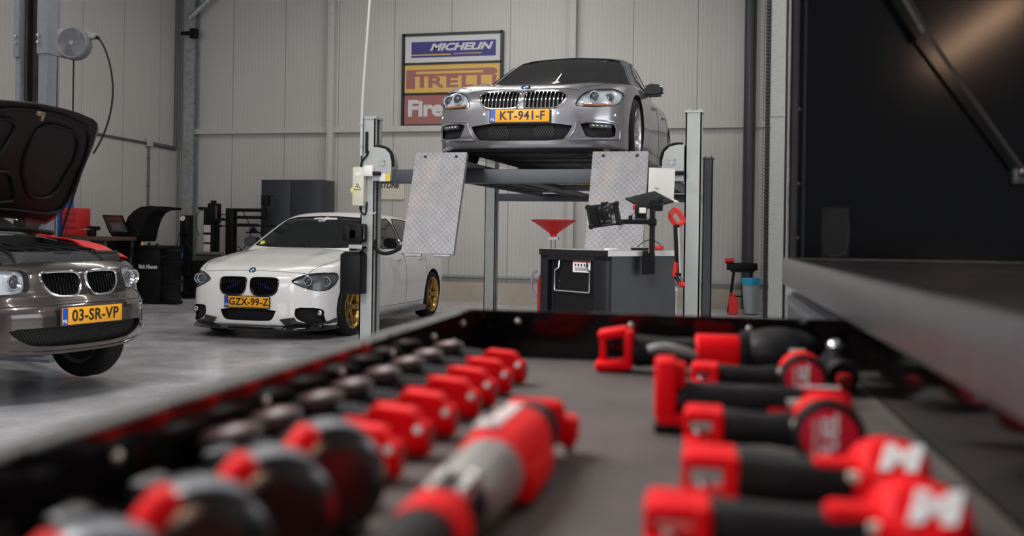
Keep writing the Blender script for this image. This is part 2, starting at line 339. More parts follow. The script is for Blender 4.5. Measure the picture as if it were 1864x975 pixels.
text('lettering','IRELLI',.265,T((.11,-.017,-.045))@FRONT,SR,p2,bold=.008,fit=1.38,spacing=1.15)
p3=MB().box((0,.0,-.51),(1.72,.03,.52)).build('panel',SR,s,smooth=False); tag(p3,'maroon panel with pale lettering')
text('lettering','Firestone',.38,T((.0,-.017,-.50))@FRONT,SW,p3,fit=1.58,bold=.016)
s=thing('small_brand_sign','small cream sign board with black italic letters behind the left lift post','sign',(-6.62,16.383,1.94))
MB().box((0,0,0),(.86,.03,.42)).build('board',CREAM,s,smooth=False)
text('lettering','BRIDGESTONE',.13,T((-.03,-.02,.03))@FRONT,INK,s,shear=.25,bold=.004,fit=.76)
# ---------------------------------------------------------------- dark two-door cabinet
NAVY=mat('cabinet_navy_enamel',(.022,.027,.038),.4,noise=.1)
c=thing('storage_cabinet','tall dark navy steel cupboard with two doors behind the white car','cabinet',(-8.02,15.98,0))
MB().box((0,0,1.04),(1.16,.5,2.0),bev=.006).build('body',NAVY,c)
for sx in (-1,1):
    d=MB().box((sx*.285,-.262,1.05),(.555,.02,1.93),bev=.004).build('door',NAVY,c)
    MB().box((sx*.04,-.285,1.1),(.018,.02,.14),bev=.004).build('handle',STEEL,d)
MB().box((0,.0,.02),(1.1,.46,.04)).build('plinth',BLK,c)
# ---------------------------------------------------------------- four-post lift
L=thing('four_post_lift','grey four-post car lift holding up the silver coupe','car lift',(0,8.7,0))
PX0,PX1=-3.635,-.64
def post(x,y,h,mm,w=.15,d=.17,s=1):
    p=MB(); 
    # open C profile: web facing out, flanges
    p.box((x,y-.5*d+.006,h/2+.01),(w,.012,h)).box((x-s*(w/2-.006),y,h/2+.01),(.012,d,h)).box((x,y+.5*d-.006,h/2+.01),(w,.012,h))
    p.box((x+s*(w/2-.006),y-d*.36,h/2+.01),(.012,d*.28,h)).box((x+s*(w/2-.006),y+d*.36,h/2+.01),(.012,d*.28,h))
    p.box((x,y,.008),(.32,.3,.016))
    o=p.build('post',mm,L,smooth=False)
    q=MB(); q.box((x,y,h+.012),(w+.02,d+.02,.02)); 
    for k in (-.04,.04): q.cyl((x+k,y,h+.02),(x+k,y,h+.045),.011,n=6)
    q.build('top_plate',mm,o)
    q=MB(); q.box((x+s*.03,y,h/2),(.05,d*.4,h-.05)); q.build('ladder_rack',mat('rack_dark_steel',(.05,.05,.05),.5,.6),o)
    return o
post(PX0+.015,0,2.205,LIFTG,.135,.17,1); post(PX1,0,2.215,LIFTG,.135,.17,-1)
post(PX0-.1,4.6,2.17,LIFTG,.15,.17,1); post(PX1-.15,4.6,2.17,LIFTD,.12,.15,-1)
b=MB(); b.box(((PX0+PX1)/2,0,1.675),(PX1-PX0-.22,.16,.125),bev=.008); b.build('cross_beam',LIFTD,L)
b=MB(); b.box(((PX0+PX1)/2-.1,4.5,1.655),(PX1-PX0-.24,.16,.1),bev=.008); b.build('cross_beam',LIFTD,L)
YST=mat('sticker_yellow',(.75,.55,.03),.5)
# carriage housings with the curved black cover at each front post
for s,x in ((1,PX0),(-1,PX1)):
    b=MB(); x0=x+s*.075
    pr=[(0,-.20),(s*.175,-.20),(s*.185,-.1),(s*.185,-.03),(s*.165,.05),(s*.12,.095),(s*.05,.11),(0,.11)]
    b.prism([(x0+u,v+1.83) for u,v in pr],-.12,.06); h=b.build('carriage',LIFTG,L)
    b=MB(); b.tube([(x0+s*.01,-.10,1.945),(x0+s*.06,-.10,1.95),(x0+s*.13,-.10,1.935),(x0+s*.18,-.10,1.89),(x0+s*.195,-.10,1.82),(x0+s*.195,-.10,1.76)],.014,n=8); b.build('edge_guard',BLK,h)
    b=MB(); b.cyl((x0+s*.10,-.13,1.79),(x0+s*.10,-.12,1.79),.024,n=18); b.box((x0+s*.10,-.13,1.815),(.055,.012,.012)); b.build('round_cap',GALV,h)
    b=MB(); b.box((x0+s*.04,-.14,1.695),(.10,.04,.035),bev=.008); b.build('latch',BLK,h)
    b=MB(); b.box((x0+s*.105,-.122,1.66),(.06,.004,.07)); b.build('label',WHT,h)
    b=MB(); b.box((x0+s*.155,-.122,1.66),(.045,.004,.07)); b.build('label',YST,h)
# runways
TR=M_tread()
RUN=[(-2.975,-2.515),(-1.425,-.965)]
for k,(x0,x1) in enumerate(RUN):
    cx=(x0+x1)/2
    b=MB(); b.box((cx,2.0,1.755),(x1-x0+.02,5.1,.03)); b.build('runway',mat('runway_steel',(.07,.075,.08),.55,.3,noise=.2),L,smooth=False)
    b=MB()
    for xx in (x0+.01,x1-.01): b.box((xx,2.25,1.70),(.02,4.4,.085)) if False else b.box((xx,2.25,1.7),(.02,4.2,.08))
    for yy in np.arange(.6,4.2,.6): b.box((cx,yy,1.71),(x1-x0-.04,.04,.05))
    b.build('runway_frame',LIFTD,L,smooth=False)
    # hanging approach ramp, its own origin so the plate pattern runs true
    rp=tag(MB().box((0,0,-.43),(x1-x0,.012,.93)).box((-(x1-x0)/2+.004,.02,-.43),(.008,.04,.93)).box(((x1-x0)/2-.004,.02,-.43),(.008,.04,.93)).build('approach_ramp',TR,L,smooth=False))
    rp.location=(cx,8.14-8.7,1.815-.0); rp.rotation_euler=(R(-21.5),0,0)
    q=MB()
    for u in (-.12,.13): q.cyl((u-.07,.01,-.905),(u+.07,.01,-.905),.014,n=10)
    q.build('roller',GALV,rp)
    q=MB()
    for u in (-.14,.14): q.cyl((u,-.009,-.005),(u,-.005,-.005),.014,n=12)
    q.build('bolt_hole',PIT,rp)
    q=MB().cyl((cx-(x1-x0)/2,-.545,1.765),(cx+(x1-x0)/2,-.545,1.765),.016,n=12); q.build('hinge_bar',LIFTD,L)
# jacking beam and safety rods between the runways
b=MB(); b.box((-1.98,2.6,1.70),(1.06,.14,.07)); b.build('jacking_beam',LIFTD,L)
b=MB(); b.box((-1.95,2.5,1.745),(.32,.12,.03)); b.build('jack_pad',YST,L)
for x in (-2.40,-2.33,-1.55): MB().cyl((x,.1,1.68),(x,4.4,1.68),.02,n=8).build('cable_rod',LIFTD,L)
# power unit on the left post: motor above, black tank below
pu=MB().box((-3.83,-.16,.93),(.20,.17,.36),bev=.01).prism([(-3.93,1.11),(-3.73,1.11),(-3.77,1.14),(-3.88,1.14)],-.24,-.08).build('hydraulic_tank',BLK,L); pu.location=(.115,0,-.165)
MB().cyl((-3.79,-.16,1.24),(-3.79,-.16,1.36),.06,n=20).box((-3.79,-.16,1.17),(.13,.12,.05),bev=.01).build('motor',GBLK,pu)
MB().box((-3.79,-.16,1.185),(.13,.13,.035)).build('valve_block',STEEL,pu)
MB().box((-3.815,-.225,1.30),(.05,.01,.07)).build('label',WHT,pu)
MB().box((-3.79,-.16,1.31),(.13,.14,.17),bev=.015).box((-3.90,-.14,1.30),(.07,.1,.13),bev=.008).build('motor_shroud',BLK,pu)
MB().tube([(-3.73,-.2,1.26),(-3.715,-.2,1.26),(-3.715,-.2,1.38),(-3.73,-.2,1.38)],.005,n=6).build('bracket',CHR,pu)
MB().tube([(-3.56,-.05,1.08),(-3.53,-.1,1.0),(-3.46,-.1,.955),(-3.36,-.08,.97),(-3.28,0,1.04),(-3.25,.1,1.2),(-3.25,.15,1.55)],.018,n=10).build('hydraulic_hose',RUB,L)
# control box with lightning sign and yellow switch
cb=MB().box((-3.80,-.10,1.64),(.115,.12,.36),bev=.012).build('control_box',CREAM,L); cb.location=(.115,0,-.065)
MB().box((-3.70,-.12,1.785),(.09,.09,.10),bev=.01).build('junction_cover',WHT,cb)
MB().cyl((-3.885,-.10,1.60),(-3.855,-.10,1.60),.035,n=16,bev=.005).build('switch',mat('switch_yellow',(.8,.7,.05),.4),cb)
MB().prism([(-3.838,1.61),(-3.768,1.61),(-3.803,1.672)],-.164,-.162).build('warning_sign',INK,cb,smooth=False)
MB().prism([(-3.83,1.615),(-3.776,1.615),(-3.803,1.662)],-.166,-.164).build('warning_sign',mat('warning_yellow',(.75,.62,.25),.5),cb,smooth=False)
MB().prism([(-3.800,1.655),(-3.811,1.636),(-3.804,1.636),(-3.807,1.619),(-3.795,1.641),(-3.802,1.641)],-.168,-.166).build('warning_mark',INK,cb,smooth=False)
MB().box((-3.80,-.162,1.755),(.05,.004,.03)).build('label',WHT,cb)
MB().tube([(-3.80,-.1,1.46),(-3.80,-.1,1.42),(-3.77,-.1,1.38),(-3.74,-.1,1.39),(-3.735,-.1,1.5)],.008).build('cable',BLK,cb); MB().tube([(-3.80,-.1,1.82),(-3.79,-.1,1.88),(-3.74,-.1,1.93),(-3.73,-.08,1.97)],.009).build('cable',BLK,cb)
MB().box((-3.745,-.09,2.05),(.022,.03,.2)).build('limit_switch',BLK,cb)
MB().cyl((-3.66,-.105,1.40),(-3.66,-.105,1.70),.009,n=8).build('conduit',GALV,L)
text('lettering','Condor',.05,T((PX0+.02,-.088,1.335))@FRONT,WHT,L,shear=.3)
# supply conduit that rises from the post to the roof
c=thing('supply_conduit','thin pale conduit rising from the left lift post to the roof','conduit',(PX0-.04,8.585,0))
MB().tube([(0,0,1.86),(0,0,2.25),(.01,-.0,2.5),(.07,0,3.4),(.13,0,4.4),(.22,0,6.2)],.012,n=8).build('tube',mat('conduit_white',(.55,.55,.53),.4),c)
MB().box((0,0,1.95),(.03,.03,.02)).box((0,0,2.15),(.03,.03,.02)).build('clip',GALV,c)
# ---------------------------------------------------------------- oil drainer behind the cart
c=thing('oil_drainer','red oil drainer with a wide funnel on a pole under the silver car','oil drainer',(-2.05,9.55,0))
b=MB(); b.lathe([(.145,.08),(.15,.10),(.15,.70),(.13,.76),(.05,.80),(0,.80)],28); b.build('tank',REDD,c)
b=MB(); b.cyl((0,0,.8),(0,0,1.16),.028,n=16); b.box((0,0,1.12),(.1,.06,.03)); b.build('pole',GALV,c)
b=MB(); b.lathe([(.03,1.13),(.035,1.16),(.055,1.18),(.19,1.275),(.215,1.285),(.22,1.30),(.205,1.302),(.195,1.285),(.06,1.195),(.0,1.19)],28); b.build('funnel',REDD,c)
b=MB()
for k in range(3):
    a=k*2.094+.5; b.cyl((.14*math.cos(a),.14*math.sin(a),.1),(.19*math.cos(a),.19*math.sin(a),.03),.012,n=8); b.cyl((.19*math.cos(a)-.015,.19*math.sin(a),.03),(.19*math.cos(a)+.015,.19*math.sin(a),.03),.03,n=16)
b.build('castor',BLK,c)
b=MB(); b.tube([(-.15,-.02,.80),(-.19,-.02,.78),(-.21,-.02,.70),(-.205,-.02,.6),(-.17,-.02,.55),(-.15,-.02,.56)],.014,n=8); b.build('hose',mat('lilac_hose',(.42,.38,.55),.4),c)
def tab(pts,sm=0.0,n=600):
    xs=np.array([p[0] for p in pts],float); ys=np.array([p[1] for p in pts],float)
    g=np.linspace(xs[0],xs[-1],n); v=np.interp(g,xs,ys)
    if sm>0:
        w=max(1,int(sm/(g[1]-g[0]))); k=np.hanning(2*w+3)[1:-1]; k/=k.sum()
        # reflect-extend linearly
        e=w+1; left=v[0]-(v[1:e+1][::-1]-v[0]); right=v[-1]-(v[-e-1:-1][::-1]-v[-1])
        v=np.convolve(np.concatenate([left,v,right]),k,'same')[e:-e]
    return lambda t:np.interp(t,g,v)
def smax(a,b,k):
    h=np.maximum(k-np.abs(a-b),0)/k
    return np.maximum(a,b)+h*h*k/4
class Shell:
    def __init__(s,**k): s.__dict__.update(k)
    def f(s,x,y,z):
        ax=np.abs(x)
        r=y
        fr=(s.front(z)+s.nose(ax))-y
        top=z-(s.top(y)-s.crown(y)*(ax/s.hw)**s.cp+s.ridge(ax)*s.rid(y))
        side=ax-(s.plan(y)+s.sect(z))
        bot=s.bottom(y)-z
        rear=y-(s.rear(z)-s.tail(ax))
        d=smax(fr,side,s.kc); d=smax(d,top,s.kt); d=smax(d,bot,.03); d=smax(d,rear,.1)
        return d
Z=lambda t:np.zeros_like(np.asarray(t,float))
def white():
    L=4.32
    lower=Shell(hw=.86,cp=2.6,kc=.10,kt=.06,
     front=tab([(.0,.12),(.10,.05),(.17,.01),(.25,0),(.42,0),(.5,.005),(.62,.02),(.70,.06),(.78,.16),(1.0,.5)],.03),
     nose=tab([(0,0),(.3,.012),(.5,.045),(.64,.105),(.74,.19),(.81,.31),(.86,.5),(.9,.8)],.06),
     top=tab([(0,.70),(.08,.735),(.3,.80),(.7,.885),(1.15,.955),(1.4,.97),(2.5,.99),(3.6,1.0),(4.1,.97),(4.32,.9)],.1),
     crown=tab([(0,.03),(.5,.05),(1.2,.075),(4.3,.06)],.1), ridge=tab([(0,0),(.35,.0),(.5,.012),(.62,.0),(.9,0)],.06), rid=tab([(0,0),(.2,.6),(.6,1),(1.2,.3),(1.3,0),(4.4,0)],.1),
     plan=tab([(0,.83),(.4,.865),(.8,.8825),(1.4,.88),(2.5,.8825),(3.5,.885),(4.0,.86),(4.32,.78)],.15),
     sect=tab([(0,-.07),(.15,-.04),(.3,-.008),(.45,0),(.62,-.004),(.72,-.012),(.85,-.04),(1.0,-.09),(1.1,-.13)],.05),
     bottom=tab([(0,.13),(.3,.14),(4.0,.17),(4.32,.25)],.1),
     rear=tab([(0,4.18),(.3,4.28),(.6,4.32),(.9,4.27),(1.1,4.1)],.1), tail=tab([(0,0),(.5,.04),(.8,.2),(.9,.45)],.1))
    cab=Shell(hw=.7,cp=2.2,kc=.07,kt=.12,
     front=tab([(.7,.80),(.93,1.13),(1.33,1.92),(1.45,2.25)],.03),
     nose=tab([(0,0),(.4,.06),(.7,.2),(.9,.35)],.06),
     top=tab([(.8,1.36),(1.8,1.375),(2.3,1.405),(2.8,1.40),(3.4,1.365),(4.0,1.30),(4.4,1.2)],.2),
     crown=tab([(0,.05),(4.4,.06)]), ridge=Z, rid=Z,
     plan=tab([(0,.80),(1.5,.82),(2.4,.83),(3.4,.79),(4.2,.7)],.2),
     sect=tab([(.7,.06),(.95,-.02),(1.38,-.23),(1.5,-.3)],.05),
     bottom=tab([(0,.8),(5,.8)]),
     rear=tab([(.7,4.4),(1.0,4.15),(1.35,3.8),(1.5,3.7)],.05), tail=tab([(0,0),(.5,.05),(.8,.2)],.1))
    return lower,cab
def silver():
    lower=Shell(hw=.92,cp=2.6,kc=.12,kt=.07,
     front=tab([(.0,.20),(.10,.09),(.17,.03),(.25,0.0),(.42,0),(.5,.01),(.58,.03),(.66,.09),(.74,.22),(1.0,.6)],.03),
     nose=tab([(0,0),(.3,.014),(.5,.05),(.66,.12),(.78,.22),(.86,.36),(.92,.6),(.97,.95)],.06),
     top=tab([(0,.62),(.08,.665),(.3,.735),(.7,.81),(1.2,.885),(1.5,.92),(2.5,.94),(3.6,.97),(4.5,.98),(4.9,.9)],.1),
     crown=tab([(0,.02),(.5,.04),(1.2,.05),(4.3,.06)],.1), ridge=tab([(0,0.0),(.3,.0),(.55,.02),(.75,.012),(.95,0)],.08), rid=tab([(0,0),(.2,.6),(.6,1),(1.2,.6),(1.5,0),(4.9,0)],.1),
     plan=tab([(0,.88),(.4,.92),(.9,.947),(1.6,.935),(2.6,.93),(3.7,.947),(4.4,.9),(4.9,.8)],.15),
     sect=tab([(0,-.07),(.15,-.03),(.3,-.005),(.45,0),(.6,-.004),(.7,-.015),(.85,-.05),(1.0,-.12),(1.1,-.16)],.05),
     bottom=tab([(0,.135),(.3,.15),(4.4,.17),(4.9,.25)],.1),
     rear=tab([(0,4.7),(.3,4.86),(.6,4.9),(.9,4.85),(1.1,4.7)],.1), tail=tab([(0,0),(.5,.04),(.8,.2),(.95,.5)],.1))
    cab=Shell(hw=.75,cp=2.2,kc=.07,kt=.10,
     front=tab([(.7,.95),(.88,1.35),(1.30,2.2),(1.45,2.55)],.03),
     nose=tab([(0,0),(.4,.06),(.7,.2),(.9,.35)],.06),
     top=tab([(.9,1.30),(2.1,1.34),(2.6,1.37),(3.2,1.355),(3.8,1.27),(4.4,1.08),(4.9,.9)],.2),
     crown=tab([(0,.05),(4.9,.06)]), ridge=Z, rid=Z,
     plan=tab([(0,.85),(1.5,.86),(2.6,.87),(3.4,.82),(4.4,.66)],.2),
     sect=tab([(.7,.04),(.9,-.03),(1.34,-.27),(1.5,-.35)],.05),
     bottom=tab([(0,.75),(5,.75)]),
     rear=tab([(.7,4.6),(.95,4.4),(1.35,3.7),(1.5,3.6)],.05), tail=tab([(0,0),(.5,.05),(.8,.2)],.1))
    return lower,cab
def dark():
    lower=Shell(hw=.86,cp=2.6,kc=.13,kt=.05,
     front=tab([(.0,.16),(.12,.07),(.20,.03),(.27,0.0),(.36,0),(.43,.0),(.50,.03),(.53,.055),(.60,.07),(.70,.10),(.78,.2),(1.0,.5)],.02),
     nose=tab([(0,0),(.25,.012),(.4,.04),(.55,.095),(.67,.17),(.76,.28),(.83,.45),(.88,.8)],.06),
     top=tab([(0,.685),(.08,.722),(.3,.78),(.7,.87),(1.15,.94),(1.4,.96),(2.5,.98),(3.6,1.0),(4.0,.97),(4.24,.9)],.1),
     crown=tab([(0,.04),(.5,.06),(1.2,.075),(4.3,.06)],.1), ridge=Z, rid=Z,
     plan=tab([(0,.83),(.4,.86),(.8,.875),(1.4,.87),(2.5,.875),(3.5,.875),(4.0,.85),(4.24,.78)],.15),
     sect=tab([(0,-.07),(.15,-.04),(.3,-.008),(.45,0),(.62,-.004),(.72,-.012),(.85,-.04),(1.0,-.09),(1.1,-.13)],.05),
     bottom=tab([(0,.17),(.3,.16),(4.0,.18),(4.24,.25)],.1),
     rear=tab([(0,4.1),(.3,4.2),(.6,4.24),(.9,4.2),(1.1,4.05)],.1), tail=tab([(0,0),(.5,.04),(.8,.2),(.9,.45)],.1))
    cab=Shell(hw=.7,cp=2.2,kc=.07,kt=.12,
     front=tab([(.7,.85),(.93,1.18),(1.33,1.95),(1.45,2.25)],.03),
     nose=tab([(0,0),(.4,.06),(.7,.2),(.9,.35)],.06),
     top=tab([(.8,1.38),(1.8,1.395),(2.3,1.42),(2.8,1.42),(3.4,1.39),(4.0,1.33),(4.4,1.2)],.2),
     crown=tab([(0,.05),(4.4,.06)]), ridge=Z, rid=Z,
     plan=tab([(0,.80),(1.5,.81),(2.4,.82),(3.4,.79),(4.2,.7)],.2),
     sect=tab([(.7,.06),(.95,-.02),(1.38,-.21),(1.5,-.28)],.05),
     bottom=tab([(0,.8),(5,.8)]),
     rear=tab([(.7,4.3),(1.0,4.1),(1.35,3.85),(1.5,3.75)],.05), tail=tab([(0,0),(.5,.05),(.8,.2)],.1))
    return lower,cab
# ---------------------------------------------------------------- cars
def find(sh,P0,D,tmax,n=260):
    """first point along P0 + t D where the shell is met (arrays)"""
    P0=np.atleast_2d(np.asarray(P0,float)); D=np.asarray(D,float)
    t=np.linspace(0,tmax,n); P=P0[:,None,:]+t[None,:,None]*D
    f=sh.f(P[...,0],P[...,1],P[...,2]); neg=f<0
    i=np.where(neg.any(1),neg.argmax(1),-1); lo=t[np.maximum(i-1,0)]; hi=t[i]
    bad=(i<0)
    if bad.any():   # graze: take the closest approach
        hi[bad]=t[f[bad].argmin(1)]; lo[bad]=hi[bad]
    for _ in range(18):
        m=(lo+hi)/2; Q=P0+m[:,None]*D; g=sh.f(Q[:,0],Q[:,1],Q[:,2]); lo=np.where(g<0,lo,m); hi=np.where(g<0,m,hi)
    return P0+hi[:,None]*D
def surf(sh,pts,axis):
    """(x,z) from the front, (y,z) from a side, (x,y) from above -> 3-D points on the shell"""
    p=np.asarray(pts,float)
    if axis=='y': P=np.c_[p[:,0],np.full(len(p),-.3),p[:,1]]; D=(0,1,0); tm=2.6
    elif axis=='x': P=np.c_[np.full(len(p),1.3),p[:,0],p[:,1]]; D=(-1,0,0); tm=1.2
    elif axis=='-x': P=np.c_[np.full(len(p),-1.3),p[:,0],p[:,1]]; D=(1,0,0); tm=1.2
    elif axis=='-z': P=np.c_[p[:,0],p[:,1],np.full(len(p),-.2)]; D=(0,0,1); tm=1.2
    else: P=np.c_[p[:,0],p[:,1],np.full(len(p),1.7)]; D=(0,0,-1); tm=1.6
    return find(sh,P,D,tm),np.array(D,float)
def chaikin(poly,n=1,closed=True):
    P=[tuple(p) for p in poly]
    for _ in range(n):
        Q=[]; N=len(P)
        for i in range(N if closed else N-1):
            a,b=P[i],P[(i+1)%N]
            Q+=[tuple(.8*u+.2*v for u,v in zip(a,b)),tuple(.2*u+.8*v for u,v in zip(a,b))]
        if not closed: Q=[P[0]]+Q+[P[-1]]
        P=Q
    return P
def dens(poly,step,closed=True):
    out=[]; N=len(poly)
    for i in range(N if closed else N-1):
        a=np.array(poly[i]); b=np.array(poly[(i+1)%N]); k=max(1,int(np.linalg.norm(b-a)/step))
        out+=[tuple(a+(b-a)*j/k) for j in range(k)]
    if not closed: out.append(tuple(poly[-1]))
    return out
def grid_poly(poly,res):
    t=bmesh.new(); t.faces.new([t.verts.new((p[0],p[1],0)) for p in poly]); bmesh.ops.triangulate(t,faces=t.faces)
    P=np.array(poly); lo=P.min(0); hi=P.max(0)
    for ax in (0,1):
        for v in np.arange(lo[ax]+res*.5,hi[ax],res):
            co=[0,0,0]; co[ax]=v; no=[0,0,0]; no[ax]=1
            bmesh.ops.bisect_plane(t,geom=t.verts[:]+t.edges[:]+t.faces[:],plane_co=co,plane_no=no,dist=1e-5)
    bmesh.ops.dissolve_limit(t,angle_limit=0.0,verts=[],edges=[]) if False else None
    V=[(v.co.x,v.co.y) for v in t.verts]; t.verts.index_update(); F=[[v.index for v in f.verts] for f in t.faces]; t.free(); return V,F
def patch(sh,poly,axis,out,inn,res=.05,smooth=1):
    """closed slab following the shell inside an outline: from `out` above the surface to `inn` below it"""
    if smooth: poly=chaikin(poly,smooth)
    V,F=grid_poly(dens(poly,res),res); S,D=surf(sh,V,axis)
    A=S-D*out
    if out>=.4:      # a cutter: run the slab well clear of the shell
        ax=int(np.argmax(abs(D))); A=S.copy(); A[:,ax]=-.4 if D[ax]>0 else 1.6
    B=S+D*inn; n=len(V); t=bmesh.new()
    va=[t.verts.new(p) for p in A]; vb=[t.verts.new(p) for p in B]
    cnt={}
    for f in F:
        for i in range(len(f)):
            a,b_=f[i],f[(i+1)%len(f)]; cnt[(a,b_)]=1
        t.faces.new([va[i] for i in f]); t.faces.new([vb[i] for i in reversed(f)])
    for (a,b_) in cnt:
        if (b_,a) not in cnt:
            try: t.faces.new((va[b_],va[a],vb[a],vb[b_]))
            except ValueError: pass
    bmesh.ops.recalc_face_normals(t,faces=t.faces); return t
def mirror2(p): return [(-u,v) for u,v in p][::-1]
def box_grid(sh,lo,hi,core_lo,core_hi,res):
    """a gridded box pulled in on to the shell"""
    n=[max(2,int(round((hi[i]-lo[i])/res[i]))) for i in range(3)]; idx={}; U=[]; F=[]
    def vid(i,j,k):
        if (i,j,k) not in idx: idx[(i,j,k)]=len(U); U.append((i/n[0],j/n[1],k/n[2]))
        return idx[(i,j,k)]
    for a,b_,c in ((0,1,2),(0,2,1),(1,2,0)):
        for e in (0,n[c]):
            for i in range(n[a]):
                for j in range(n[b_]):
                    q=[]
                    for di,dj in ((0,0),(1,0),(1,1),(0,1)):
                        t=[0,0,0]; t[a]=i+di; t[b_]=j+dj; t[c]=e; q.append(vid(*t))
                    F.append(q)
    U=np.array(U); O=np.array(lo)+U*(np.array(hi)-lo); Cc=np.array(core_lo)+U*(np.array(core_hi)-core_lo)
    t=np.linspace(0,1,90); P=Cc[:,None]+(O-Cc)[:,None]*t[None,:,None]; f=sh.f(P[...,0],P[...,1],P[...,2])
    pos=f>0; i=np.where(pos.any(1),pos.argmax(1),89); a=t[np.maximum(i-1,0)]; b_=t[i]
    for _ in range(16):
        m=(a+b_)/2; Q=Cc+(O-Cc)*m[:,None]; g=sh.f(Q[:,0],Q[:,1],Q[:,2]); a=np.where(g>0,a,m); b_=np.where(g>0,m,b_)
    return (Cc+(O-Cc)*((a+b_)/2)[:,None]).tolist(),F
def shell_mesh(sh,L,W,z0,z1,paint,res=(.034,.04,.03),cutters=(),core=None,y0=-.15):
    core=core or ((-W*.3,.75,.5),(W*.3,L-.75,.55))
    V,F=box_grid(sh,(-W/2-.12,y0,z0),(W/2+.12,L+.15,z1),core[0],core[1],res)
    b=MB().raw(V,F); me=bpy.data.meshes.new('shell'); b.bm.to_mesh(me); b.bm.free(); me.materials.append(paint)
    o=bpy.data.objects.new('shell',me); COL.objects.link(o)
    if cutters:
        c=bmesh.new()
        for t in cutters:
            tm=bpy.data.meshes.new('t'); bmesh.ops.triangulate(t,faces=[f for f in t.faces if len(f.verts)>4]); t.to_mesh(tm); t.free(); c.from_mesh(tm); bpy.data.meshes.remove(tm)
        cm=bpy.data.meshes.new('cut'); c.to_mesh(cm); c.free(); cm.materials.append(PIT); co=bpy.data.objects.new('cut',cm); COL.objects.link(co)
        md=o.modifiers.new('b','BOOLEAN'); md.operation='DIFFERENCE'; md.solver='EXACT'; md.object=co; md.material_mode='TRANSFER'
        bpy.context.view_layer.update()
        me=bpy.data.meshes.new_from_object(o.evaluated_get(bpy.context.evaluated_depsgraph_get()))
        bpy.data.objects.remove(co)
    bpy.data.objects.remove(o); return me
def cyl_bm(y,z,r,x0,x1,n=48):
    t=bmesh.new(); bmesh.ops.create_cone(t,cap_ends=True,segments=n,radius1=r,radius2=r,depth=abs(x1-x0))
    bmesh.ops.transform(t,matrix=T(((x0+x1)/2,y,z))@Matrix.Rotation(R(90),4,'Y'),verts=t.verts); return t
def bm_obj(name,t,m,parent,ang=32):
    me=bpy.data.meshes.new(name); t.to_mesh(me); t.free(); me.materials.append(m); return link(name,me,parent,ang=ang)
def line(sh,pts,axis,r,off=0,closed=False,sm=1,step=.04,b=None,n=6):
    p=chaikin(pts,sm,closed) if sm else pts
    S,D=surf(sh,dens(p,step,closed),axis); S=S-D*off; return (b or MB()).tube([tuple(q) for q in S],r,n=n,closed=closed)
def inside_range(poly,x):
    zs=[]; N=len(poly)
    for i in range(N):
        (x0,z0),(x1,z1)=poly[i],poly[(i+1)%N]
        if (x0-x)*(x1-x)<0: zs.append(z0+(z1-z0)*(x-x0)/(x1-x0))
    return (min(zs),max(zs)) if len(zs)>=2 else None
def kidney(sh,car,poly,frame_m,slat_m,frame_r,step,depth,slat_w=.006,label=None):
    g=MB(); xs=[p[0] for p in poly]; x=min(xs)+step*.6; P=chaikin(poly,2)
    while x<max(xs)-step*.3:
        r_=inside_range(P,x)
        if r_ and r_[1]-r_[0]>.02:
            zz=np.linspace(r_[0]+.004,r_[1]-.004,7); S,D=surf(sh,[(x,z) for z in zz],'y')
            V=[];F=[]
            for k,q in enumerate(S):
                for dx,dy in ((-slat_w/2,depth*.25),(slat_w/2,depth*.25),(slat_w/2,depth*.95),(-slat_w/2,depth*.95)): V.append((q[0]+dx,q[1]+dy,q[2]))
                if k:
                    o=4*(k-1); F+=[(o+i,o+(i+1)%4,o+4+(i+1)%4,o+4+i) for i in range(4)]
            F+=[(0,1,2,3),(len(V)-4,len(V)-3,len(V)-2,len(V)-1)]; g.raw(V,F)
        x+=step
    o=tag(g.build('kidney_grille',slat_m,car),label)
    S,D=surf(sh,dens(chaikin(poly,2),.02),'y'); f=MB().tube([tuple(q+np.array([0,-.004,0])) for q in S],frame_r,n=8,closed=True); f.build('grille_frame',frame_m,o); return o
def mesh_insert(sh,car,poly,depth,m,name='intake_mesh',pitch=.022):
    """honeycomb-like crossed bars a little behind the intake opening"""
    g=MB(); P=chaikin(poly,1); xs=[p[0] for p in P]; zs=[p[1] for p in P]
    def seg(a,b_):
        n=24; q=[(a[0]+(b_[0]-a[0])*t/n,a[1]+(b_[1]-a[1])*t/n) for t in range(n+1)]; run=[]
        for p in q+[None]:
            ok=False
            if p:
                r_=inside_range(P,p[0]); ok=bool(r_ and r_[0]<p[1]<r_[1])
            if ok: run.append(p)
            else:
                if len(run)>1:
                    S,D=surf(sh,run[::max(1,len(run)//4)]+[run[-1]],'y'); g.tube([tuple(s+np.array([0,depth,0])) for s in S],.0022,n=4)
                run=[]
    w=max(xs)-min(xs); h=max(zs)-min(zs)
    for k in range(int((w+h)/pitch)+1):
        x=min(xs)-h*.5+k*pitch; seg((x,min(zs)),(x+h*.6,max(zs))); seg((x+h*.6,min(zs)),(x,max(zs)))
    if not len(g.bm.verts): g.bm.free(); return None
    return g.build(name,m,car)
